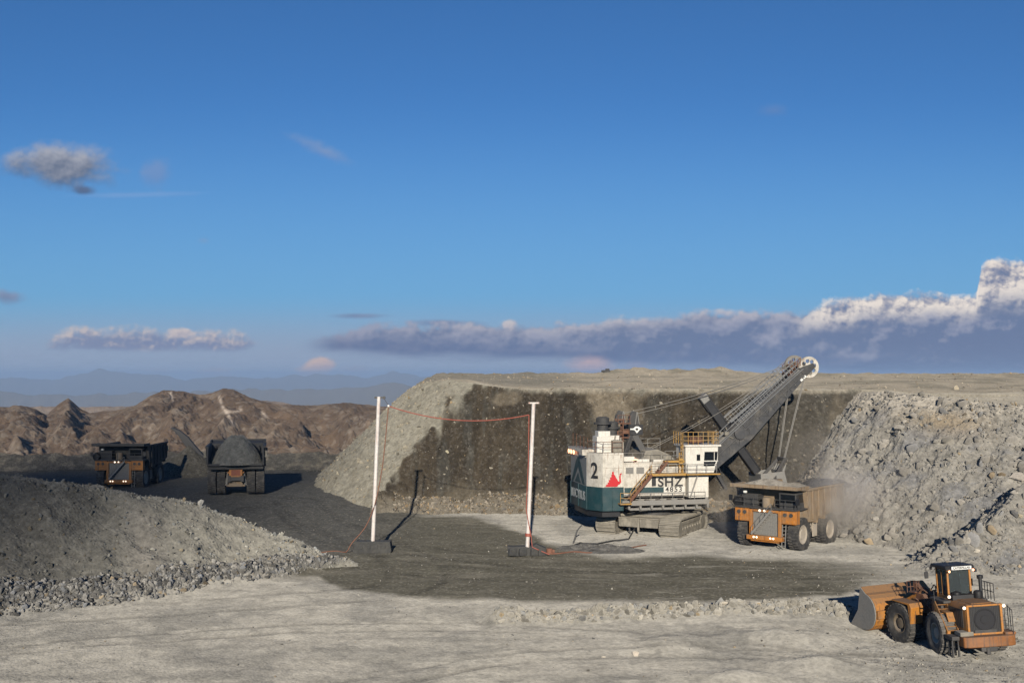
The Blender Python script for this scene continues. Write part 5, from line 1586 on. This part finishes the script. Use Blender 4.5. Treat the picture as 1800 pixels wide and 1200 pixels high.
def catenary(pts, sag, n=14):
    out = []
    for (a, b), s in zip(zip(pts[:-1], pts[1:]), sag):
        a, b = Vector(a), Vector(b)
        for k in range(n):
            t = k/n
            out.append(a.lerp(b, t)-Vector((0, 0, 4*s*t*(1-t))))
    out.append(Vector(pts[-1]))
    return out
LT = lp.location+LL; RT = rp_.location+RL
ins = lp.location+LL+Vector((1.05, -.1, -1.0))
span = catenary([ins, RT+Vector((-.5, -.2, -1.25))], [1.05], 26)
tag(MB().path(span, .055, 8).build('cable', MT['cable']), 'orange cable sagging through the air between the two white poles', 'cable')
g = lambda px, py: gx(px, py)
def gp(px, py, dz=.06):
    x, y = gx(px, py)
    for _ in range(3):
        z = hz(x, y); y = FPX*(CAM_Z-z)/(py-660); x = (px-900)*y/FPX
    return Vector((x, y, hz(x, y)+dz))
base_l = lp.location
drop = [ins, base_l+LL*.55+Vector((.75, -.1, 0)), base_l+LL*.30+Vector((.1, -.45, 0)), base_l+LL*.16+Vector((-.8, -.6, 0)), base_l+Vector((-2.2, -.95, 1.1)), base_l+Vector((-2.6, -1.2, .12)), gp(590, 968), gp(560, 972)]
dp_ = []
for a, b in zip(drop[:-1], drop[1:]):
    for k in range(8): dp_.append(Vector(a).lerp(Vector(b), k/8))
dp_.append(Vector(drop[-1]))
sm = [dp_[0]]+[(dp_[max(0, i-3)]+dp_[i]*2+dp_[min(len(dp_)-1, i+3)])/4 for i in range(1, len(dp_)-1)]+[dp_[-1]]
tag(MB().path(sm, .052, 8).build('cable', MT['cable_dull']), 'orange cable hanging beside the further-left pole and trailing over its block to the ground', 'cable')
dn = [RT+Vector((-.5, -.2, -1.25)), rp_.location+RL*.62+Vector((-.30, -.28, 0)), rp_.location+RL*.3+Vector((-.33, -.30, 0)), rp_.location+RL*.12+Vector((.33, -.33, 0)), rp_.location+Vector((.5, -.9, 1.0)), rp_.location+Vector((2.3, -1.1, .25))]
dn2 = []
for a, b in zip(dn[:-1], dn[1:]):
    for k in range(7): dn2.append(Vector(a).lerp(Vector(b), k/7))
dn2.append(Vector(dn[-1]))
tag(MB().path(dn2, .050, 8).build('cable', MT['cable']), 'orange cable running down the pole with the T-shaped top', 'cable')
run = [gp(962, 974), gp(985, 973), gp(1010, 970), gp(1040, 972), gp(1060, 966), gp(1085, 969), gp(1115, 962), gp(1140, 958)]
r2 = []
for a, b in zip(run[:-1], run[1:]):
    for k in range(6):
        p = a.lerp(b, k/6); p.z = hz(p.x, p.y)+.07; r2.append(p)
tag(MB().path(r2, .075, 6).build('cable', MT['cable_dull']), 'dusty orange cable lying on the ground between the T-topped pole and the crawlers', 'cable')
run = [gp(1003, 962), gp(1020, 955), gp(1050, 957), gp(1080, 951), gp(1110, 948)]
r3 = []
for a, b in zip(run[:-1], run[1:]):
    for k in range(6):
        p = a.lerp(b, k/6); p.z = hz(p.x, p.y)+.10; r3.append(p)
shp = Vector((SX, SY, 0))
r3 += [r3[-1].lerp(Vector((15.0, 137.4, .9)), k/6) for k in range(1, 7)]
tag(MB().path(r3, .10, 6).build('power_cable', MT['cable_black']), 'black power cable running over the ground into the crawlers of the shovel', 'cable')
q = gp(966, 972, 0)
o = MB().lathe([(.05, 0), (.34, .02), (.34, .46), (.26, .55), (.05, .56)], (0, 0, 0), 'z', 16).box((.42, 0, .25), (.25, .3, .3)).build('cable_joint', MT['cable_dull'], None, bevel=.02)
o.location = q
tag(o, 'small orange cable joint box on the ground right beside the block of the T-topped pole', 'cable joint')
for (px_, py_, s, h, lab, sd) in ((1025, 964, 2.6, .7, 'low dark heap of spoil right of the T-topped pole, nearest to it', 31), (1075, 968, 3.2, .8, 'low dark grey heap of spoil in front of the left crawler', 32)):
    q = gp(px_, py_, 0)
    o = heap_mesh('spoil_heap', s, h, sd, (.085, .083, .078), sx=1.2, sy=.7, rough=.35)
    o.location = q
    tag(o, lab, 'spoil heap')
for px_, py_, a_, lab in ((1007, 955, .5, 'dark bent steel stake standing in the ground beside the low spoil heap'), (1108, 938, -.25, 'dark steel stake leaning in front of the carbody between the crawlers')):
    q = gp(px_, py_, 0)
    o = MB().beam((0, 0, -.1), (a_*1.0, 0, 1.5), .16, .16).beam((a_, 0, 1.5), (a_*2.0, 0, 2.1), .14, .14).build('stake', MT['black'])
    o.location = q
    tag(o, lab, 'stake')
# dark slanting shape beyond the gravel cone
p = at(333, 792, 206)
o = MB().prism([(.9, 0), (3.3, -.1), (1.3, 2.2), (-.2, 4.0), (-1.7, 5.2), (-3.1, 5.75), (-3.3, 5.5), (-2.1, 4.5), (-.8, 2.6), (.2, 1.0)], -.35, .35).build('slanting_shape', MT['letter'], None, bevel=.05)
o.location = (p.x, p.y, p.z-1.5)
tag(o, 'dark slanting shape rising behind the gravel cone between the distant trucks', 'loading arm')
o = MB().box((0, 0, .3), (1.5, 1.0, .6)).box((.2, 0, .72), (.8, .8, .3)).box((-.85, 0, .35), (.4, .7, .4)).build('equipment_box', MT['bodydark'], None, bevel=.08)
p = at(1066, 664, 236); o.location = (p.x, p.y, hz(p.x, p.y)-.15)
tag(o, 'small dark machine box on the skyline of the bench, above the gantry of the shovel', 'equipment box')

# ------------------------------------------------------------------ air: dust by the truck, haze over everything
def dust(name, loc, s, dens, seed, label, rz=0.0):
    bm = bmesh.new()
    bmesh.ops.create_icosphere(bm, subdivisions=4, radius=1.0)
    for v in bm.verts:
        v.co *= 1+.18*float(fbm(np.array([v.co.x*1.6+seed]), np.array([v.co.y*1.6+v.co.z*2]), 3, seed)[0])
    me = bpy.data.meshes.new(name); bm.to_mesh(me); bm.free()
    o = bpy.data.objects.new(name, me); COL.objects.link(o)
    o.location = loc; o.scale = s; o.rotation_euler = (0, rz, 0)
    m = bpy.data.materials.new(name); m.use_nodes = True
    nt = m.node_tree; nt.nodes.clear()
    out = nd(nt, 'ShaderNodeOutputMaterial'); pv = nd(nt, 'ShaderNodeVolumePrincipled')
    pv.inputs['Color'].default_value = (.86, .80, .72, 1)
    tc = nd(nt, 'ShaderNodeTexCoord')
    ln = nd(nt, 'ShaderNodeVectorMath', operation='LENGTH'); nt.links.new(tc.outputs['Object'], ln.inputs[0])
    fall = ramp(nt, ln.outputs['Value'], 1.0, .15)
    n = nd(nt, 'ShaderNodeTexNoise'); n.inputs['Scale'].default_value = 1.7; n.inputs['Detail'].default_value = 4
    nt.links.new(tc.outputs['Object'], n.inputs['Vector'])
    f2 = ramp(nt, n.outputs[0], .30, .68)
    a = nd(nt, 'ShaderNodeMath', operation='MULTIPLY'); nt.links.new(fall, a.inputs[0]); nt.links.new(f2, a.inputs[1])
    b = nd(nt, 'ShaderNodeMath', operation='MULTIPLY'); nt.links.new(a.outputs[0], b.inputs[0]); b.inputs[1].default_value = dens
    nt.links.new(b.outputs[0], pv.inputs['Density'])
    nt.links.new(pv.outputs[0], out.inputs['Volume'])
    me.materials.append(m)
    return tag(o, label, 'dust', None, 'stuff')
p = at(1478, 880, 128)
dust('dust', (p.x, p.y, 5.2), (5.6, 6.0, 5.4), .36, 3, 'grey dust hanging around the tail of the truck under the shovel')
p = at(1440, 800, 136)
dust('dust', (p.x, p.y, 8.5), (7.5, 5.5, 6.5), .055, 5, 'thin dust drifting up the cliff above the truck under the shovel', R(-25))
p = at(1285, 880, 133)
dust('dust', (p.x, p.y, 3.6), (4.5, 4.0, 4.2), .12, 7, 'brown dust between the front of the shovel and the truck')

p = at(1545, 850, 124)
dust('dust', (p.x, p.y, 6.0), (8.5, 5.0, 6.0), .05, 9, 'thin dust spreading over the foot of the right rubble slope')

HAZE = 0.85e-4
hb = MB().box((0, 13400, -175), (61000, 27400, 546)).build('haze', MT['glass'], None, smooth=False)
tag(hb, 'blue air haze over the far hills and mountains', 'haze', None, 'stuff')
m = bpy.data.materials.new('haze'); m.use_nodes = True
nt = m.node_tree; nt.nodes.clear()
out = nd(nt, 'ShaderNodeOutputMaterial'); pv = nd(nt, 'ShaderNodeVolumePrincipled')
pv.inputs['Color'].default_value = (.38, .545, .80, 1); pv.inputs['Density'].default_value = HAZE
pv.inputs['Anisotropy'].default_value = 0.0
nt.links.new(pv.outputs[0], out.inputs['Volume'])
m.cycles.homogeneous_volume = True if hasattr(m.cycles, 'homogeneous_volume') else None
hb.data.materials.clear(); hb.data.materials.append(m)
# ------------------------------------------------------------------ sun and sky
SUN_EL, SUN_AZ = R(15.8), R(180+1.3)             # low sun behind the camera, a little to its left
sd = Vector((-.0225*math.cos(SUN_EL), -math.cos(SUN_EL), math.sin(SUN_EL)))
L = bpy.data.lights.new('sun', 'SUN')
L.energy = 4.4; L.angle = R(.5); L.color = (1.0, .91, .78)
so = bpy.data.objects.new('sun', L); COL.objects.link(so)
so.rotation_euler = (-sd).to_track_quat('-Z', 'Y').to_euler()
so.location = (0, -60, 60)

W = bpy.data.worlds.new('World'); SC.world = W
W.use_nodes = True
nt = W.node_tree; nt.nodes.clear()
out = nd(nt, 'ShaderNodeOutputWorld'); bg = nd(nt, 'ShaderNodeBackground')
nt.links.new(bg.outputs[0], out.inputs[0])
SKY_S = 0.05
bg.inputs['Strength'].default_value = SKY_S
sky = nd(nt, 'ShaderNodeTexSky'); sky.sky_type = 'NISHITA'; sky.sun_disc = False
sky.sun_elevation = SUN_EL; sky.sun_rotation = SUN_AZ
sky.altitude = 4300; sky.air_density = 1.35; sky.dust_density = .6; sky.ozone_density = 2.6

class X:
    """tiny algebra on shader sockets"""
    def __init__(s, v): s.v = v
    def _op(s, op, o=None, c=None, clamp=False):
        n = nt.nodes.new('ShaderNodeMath'); n.operation = op; n.use_clamp = clamp
        for i, q in enumerate((s, o, c)):
            if q is None: continue
            if isinstance(q, X): nt.links.new(q.v, n.inputs[i])
            else: n.inputs[i].default_value = q
        return X(n.outputs[0])
    def __add__(s, o): return s._op('ADD', o)
    def __sub__(s, o): return s._op('SUBTRACT', o)
    def __mul__(s, o): return s._op('MULTIPLY', o)
    def __truediv__(s, o): return s._op('DIVIDE', o)
    def mx(s, o): return s._op('MAXIMUM', o)
    def clamp(s): return s._op('ADD', 0.0, clamp=True)
    def sm(s, a, b): return X(ramp(nt, s.v, a, b))
tc = nd(nt, 'ShaderNodeTexCoord'); sp = nd(nt, 'ShaderNodeSeparateXYZ')
nt.links.new(tc.outputs['Generated'], sp.inputs[0])
dx, dy, dz = (X(sp.outputs[i]) for i in range(3))
dyc = dy.mx(.02)
U = dx/dyc*20+9                                   # direction coordinates: bearing and height of the clouds
V = dz/dyc*(-20)+6.6
front = dy.sm(.05, .2)
cv = nd(nt, 'ShaderNodeCombineXYZ'); nt.links.new(U.v, cv.inputs[0]); nt.links.new(V.v, cv.inputs[1])
def noise(scale, detail, sx=1.0, sy=1.0, off=0.0, rough=.55):
    mp = nd(nt, 'ShaderNodeMapping'); mp.inputs['Scale'].default_value = (sx, sy, 1); mp.inputs['Location'].default_value = (off, off*.7, off*1.3)
    nt.links.new(cv.outputs[0], mp.inputs[0])
    n = nd(nt, 'ShaderNodeTexNoise'); n.inputs['Scale'].default_value = scale; n.inputs['Detail'].default_value = detail; n.inputs['Roughness'].default_value = rough
    nt.links.new(mp.outputs[0], n.inputs['Vector'])
    return X(n.outputs[0])
nA = noise(1.6, 8, 1, 1.3, 3.0); nB = noise(4.5, 7, 1, 1.2, 9.0, .6); nC = noise(.9, 5, 1, 2.6, 17.0); nW = noise(1.2, 6, .45, 2.2, 27.0, .6); nD = noise(10.0, 6, 1, 1.15, 41.0, .62)
def shifted(scale, detail, sx, sy, off, rough, du, dv):
    mp = nd(nt, 'ShaderNodeMapping'); mp.inputs['Scale'].default_value = (sx, sy, 1); mp.inputs['Location'].default_value = (off+du*sx, off*.7+dv*sy, off*1.3)
    nt.links.new(cv.outputs[0], mp.inputs[0])
    n = nd(nt, 'ShaderNodeTexNoise'); n.inputs['Scale'].default_value = scale; n.inputs['Detail'].default_value = detail; n.inputs['Roughness'].default_value = rough
    nt.links.new(mp.outputs[0], n.inputs['Vector'])
    return X(n.outputs[0])
# relief of the billows: noise against the same noise a little way towards the light
rel = (nA-shifted(1.6, 8, 1, 1.3, 3.0, .55, -.10, -.14))*3.2+(nB-shifted(4.5, 7, 1, 1.2, 9.0, .6, -.04, -.06))*2.2+.5
E = 2**EXPO*SKY_S
def cc(r, g, b): return tuple(c/E for c in lin(r, g, b))
class Curve:
    pass
def fcurve(pts, lo, hi):
    """piecewise curve over U (0..18 -> 0..1) giving values lo..hi"""
    n = nd(nt, 'ShaderNodeFloatCurve')
    c = n.mapping.curves[0]
    while len(c.points) > 2: c.points.remove(c.points[1])
    P = [((u+2)/22, (v-lo)/(hi-lo)) for u, v in pts]
    c.points[0].location = P[0]; c.points[-1].location = P[-1]
    for q in P[1:-1]: c.points.new(*q)
    for q in c.points: q.handle_type = 'AUTO_CLAMPED'
    n.mapping.update()
    t = ((U+2)/22).clamp()
    nt.links.new(t.v, n.inputs['Value'])
    return X(n.outputs[0])*(hi-lo)+lo
col = sky.outputs[0]
hs = nd(nt, 'ShaderNodeHueSaturation'); hs.inputs['Saturation'].default_value = SKY_SAT if 'SKY_SAT' in globals() else 1.0
nt.links.new(col, hs.inputs['Color']); col = mixrgb(nt, 1.0, hs.outputs[0], (.43, .81, 1.19), 'MULTIPLY')
# pale band of low air near the horizon
col = mixrgb(nt, (V.sm(1.5, 6.2)*.70).v, col, cc(112, 162, 203))
col = mixrgb(nt, (V.sm(5.1, 6.3)*.92).v, col, cc(150, 163, 187))
def layer(col, dens, c):
    d = (dens*front).clamp()
    return mixrgb(nt, d.v, col, c)
def ell(u0, v0, ru, rv, tilt=0.0, k=1.0, soft=.55, n=None):
    du = U-u0; dv = V-v0-du*tilt
    q = (du/ru)*(du/ru)+(dv/rv)*(dv/rv)
    r = q._op('SQRT')
    e = r*(-1)+1+((n or nA)-.5)*(2.2*k)+((nB)-.5)*(.9*k)
    return e.sm(0.0, soft), dv/rv
# small drifting clouds
def puff(col, u0, v0, ru, rv, top, bot, amt=1.0, tilt=0.0, k=.8, soft=.7, n=None, gain=.5):
    d, h = ell(u0, v0, ru, rv, tilt, k, soft, n)
    t = (h*gain+.5-(rel-.5)*.45).clamp()
    c = mixrgb(nt, t.v, cc(*top), cc(*bot))
    return layer(col, d*amt, c)
col = puff(col, 1.08, 2.90, 1.35, .46, (164, 167, 178), (92, 104, 128), .95, .08, .50, .7, None, .75)
col = puff(col, 1.50, 3.34, .26, .11, (96, 106, 132), (76, 88, 116), .8, 0, .6, .9)
col = puff(col, 2.72, 3.05, .34, .36, (134, 150, 186), (120, 138, 178), .45, 0, .9, 1.0)
col = puff(col, 2.5, 3.42, 1.6, .07, (140, 170, 212), (135, 165, 210), .35, -.02, .4, .9, nW)
col = puff(col, 5.70, 2.66, .70, .20, (150, 163, 190), (128, 146, 182), .55, .42, .7, 1.0)
col = puff(col, 13.6, 1.94, .34, .15, (118, 142, 184), (105, 130, 176), .4, 0, .8, 1.0)
col = puff(col, 3.58, 4.22, .14, .07, (140, 158, 188), (130, 150, 186), .4, 0, .8, 1.0)
col = puff(col, .15, 5.21, .42, .16, (140, 146, 172), (106, 118, 150), .8, .1, .6, .9)
# distant left bank
dl, hl = ell(2.65, 6.03, 2.25, .30, 0, 1.0, .6)
base_l = V.sm(6.22, 6.10)
tl = ((V-5.98)*3.0+.72-(rel-.5)*1.1).clamp()
col = layer(col, dl*base_l*.85, mixrgb(nt, tl.v, cc(204, 190, 186), cc(122, 132, 164)))
col = puff(col, 3.15, 5.86, .34, .13, (222, 206, 198), (170, 166, 178), .9, 0, .6, .5)
# long streaks
col = puff(col, 6.3, 5.55, .72, .075, (128, 138, 166), (106, 120, 156), .75, 0, .45, .9, nW)
col = puff(col, 7.85, 5.68, .95, .10, (122, 134, 164), (104, 118, 156), .8, .01, .45, .9, nW)
# big bank to the right
top = fcurve([(-2, 6.3), (4.2, 6.25), (5.5, 5.98), (6.0, 5.86), (7.0, 5.78), (8.3, 5.74), (9.0, 5.70), (9.6, 5.76), (10.6, 5.70), (11.6, 5.64), (12.6, 5.54), (13.3, 5.52), (14.0, 5.50), (14.6, 5.36), (15.3, 5.26), (16.0, 5.20), (16.7, 5.22), (17.10, 5.26), (17.26, 4.76), (17.6, 4.62), (18.3, 4.70), (20, 4.9)], 4.2, 6.6)
bse = fcurve([(-2, 6.1), (4.0, 6.1), (5.6, 6.17), (8, 6.28), (10, 6.34), (12, 6.42), (14, 6.54), (16, 6.64), (20, 6.75)], 5.5, 7.0)
f = V-top+.07+(nA-.5)*.52+(nB-.5)*.30+(nD-.5)*.08
fd = f.sm(-.04, .12)
bd_ = (V-bse+(nW-.5)*.30).sm(.10, -.12)
uin = U.sm(5.2, 6.0)
body_t = (nA*.9+nW*.9+nB*.35-.62+(f*-.30)+f.sm(.40, .02)*.18+(rel-.5)*.35).clamp()
lit_t = (body_t-.22)._op('MULTIPLY', 2.0, clamp=True)
bodyc = mixrgb(nt, lit_t.v, cc(104, 119, 152), cc(154, 157, 177))
low = (V-bse).sm(-.42, -.05)
bodyc = mixrgb(nt, (low*.75).v, bodyc, cc(92, 108, 146))
white = f.sm(.62, .18)*U.sm(13.7, 14.6)*(rel*1.1+.30).clamp()
white = white.mx((f.sm(.30, .02)*(nA-.30)*2.2).clamp()*.5*U.sm(6.5, 9.0))
white = white.mx(f.sm(1.1, .35)*U.sm(16.9, 17.3)*V.sm(5.75, 5.30)*(rel*1.2+.3).clamp())
shade_w = mixrgb(nt, rel._op('MULTIPLY', 1.25, clamp=True).v, cc(176, 170, 176), cc(240, 228, 216))
bodyc = mixrgb(nt, white.clamp().v, bodyc, shade_w)
col = layer(col, fd*bd_*uin*.97, bodyc)
# lone bright tuft on the bank, pink evening puffs under it
col = puff(col, 8.95, 5.72, .26, .13, (226, 214, 206), (170, 168, 182), .9, 0, .7, .6)
col = puff(col, 12.75, 5.50, .34, .09, (214, 206, 204), (170, 170, 186), .8, 0, .7, .7)
col = puff(col, 5.54, 6.48, .40, .21, (218, 186, 170), (176, 160, 170), .9, -.15, .55, .5)
col = puff(col, 10.4, 6.45, .55, .24, (214, 178, 170), (172, 158, 176), .9, 0, .35, .7)
col = puff(col, 11.15, 6.44, .30, .12, (166, 154, 170), (146, 148, 176), .6, 0, .5, .9)
col = puff(col, 3.85, 6.55, .40, .13, (188, 168, 166), (150, 150, 172), .6, 0, .8, .8)
col = puff(col, 2.75, 6.53, .55, .10, (172, 164, 172), (142, 148, 174), .5, 0, .8, .9)
col = puff(col, 6.25, 6.56, .45, .16, (160, 158, 176), (146, 150, 176), .55, 0, .7, .9)
nt.links.new(col, bg.inputs['Color'])

# unseen blobs added behind the camera to dim the left side of the pit
bm = bmesh.new()
cx_ = Vector((sd.y, -sd.x, 0)).normalized()*-1        # across the sun's rays, to the right
cu_ = cx_.cross(-sd)*-1 if cx_.cross(-sd).z < 0 else cx_.cross(-sd)
mid = Vector((-100, 170, 0))+sd*2600
cr = random.Random(5)
for k in range(175):
    a = cr.uniform(-75, 70); b = cr.uniform(-20, 15)
    if a > 40 and cr.random() < (a-40)/32: continue
    g_ = bmesh.ops.create_icosphere(bm, subdivisions=2, radius=cr.uniform(2.6, 5.2))
    for v in g_['verts']: v.co = v.co*(1+.15*cr.random())+mid+cx_*a+cu_*b+sd*cr.uniform(-40, 40)
me = bpy.data.meshes.new('sun_blocker'); bm.to_mesh(me); bm.free()
me.materials.append(plain('blocker_white', (.85, .85, .86), 1.0))
o = bpy.data.objects.new('sun_blocker', me); COL.objects.link(o)
tag(o, 'added blobs out of view behind the camera that shade the left side of the pit', 'sun_blocker', None, 'stuff')

# ------------------------------------------------------------------ camera and output
C = bpy.data.cameras.new('camera')
C.sensor_width = 36; C.lens = 36*FPX/1800; C.shift_y = 60/1800
C.clip_start = .5; C.clip_end = 80000
co = bpy.data.objects.new('camera', C); COL.objects.link(co)
co.location = (0, 0, CAM_Z); co.rotation_euler = (R(90), 0, 0)
SC.camera = co
SC.render.engine = 'CYCLES'
SC.view_settings.view_transform = 'Standard'; SC.view_settings.look = 'None'
SC.view_settings.exposure = EXPO; SC.view_settings.gamma = 1
SC.cycles.use_denoising = True
SC.cycles.max_bounces = 6; SC.cycles.diffuse_bounces = 3; SC.cycles.glossy_bounces = 2; SC.cycles.transmission_bounces = 4
SC.cycles.volume_bounces = 1; SC.cycles.transparent_max_bounces = 6
SC.cycles.volume_step_rate = 2.0
SC.cycles.sample_clamp_indirect = 6
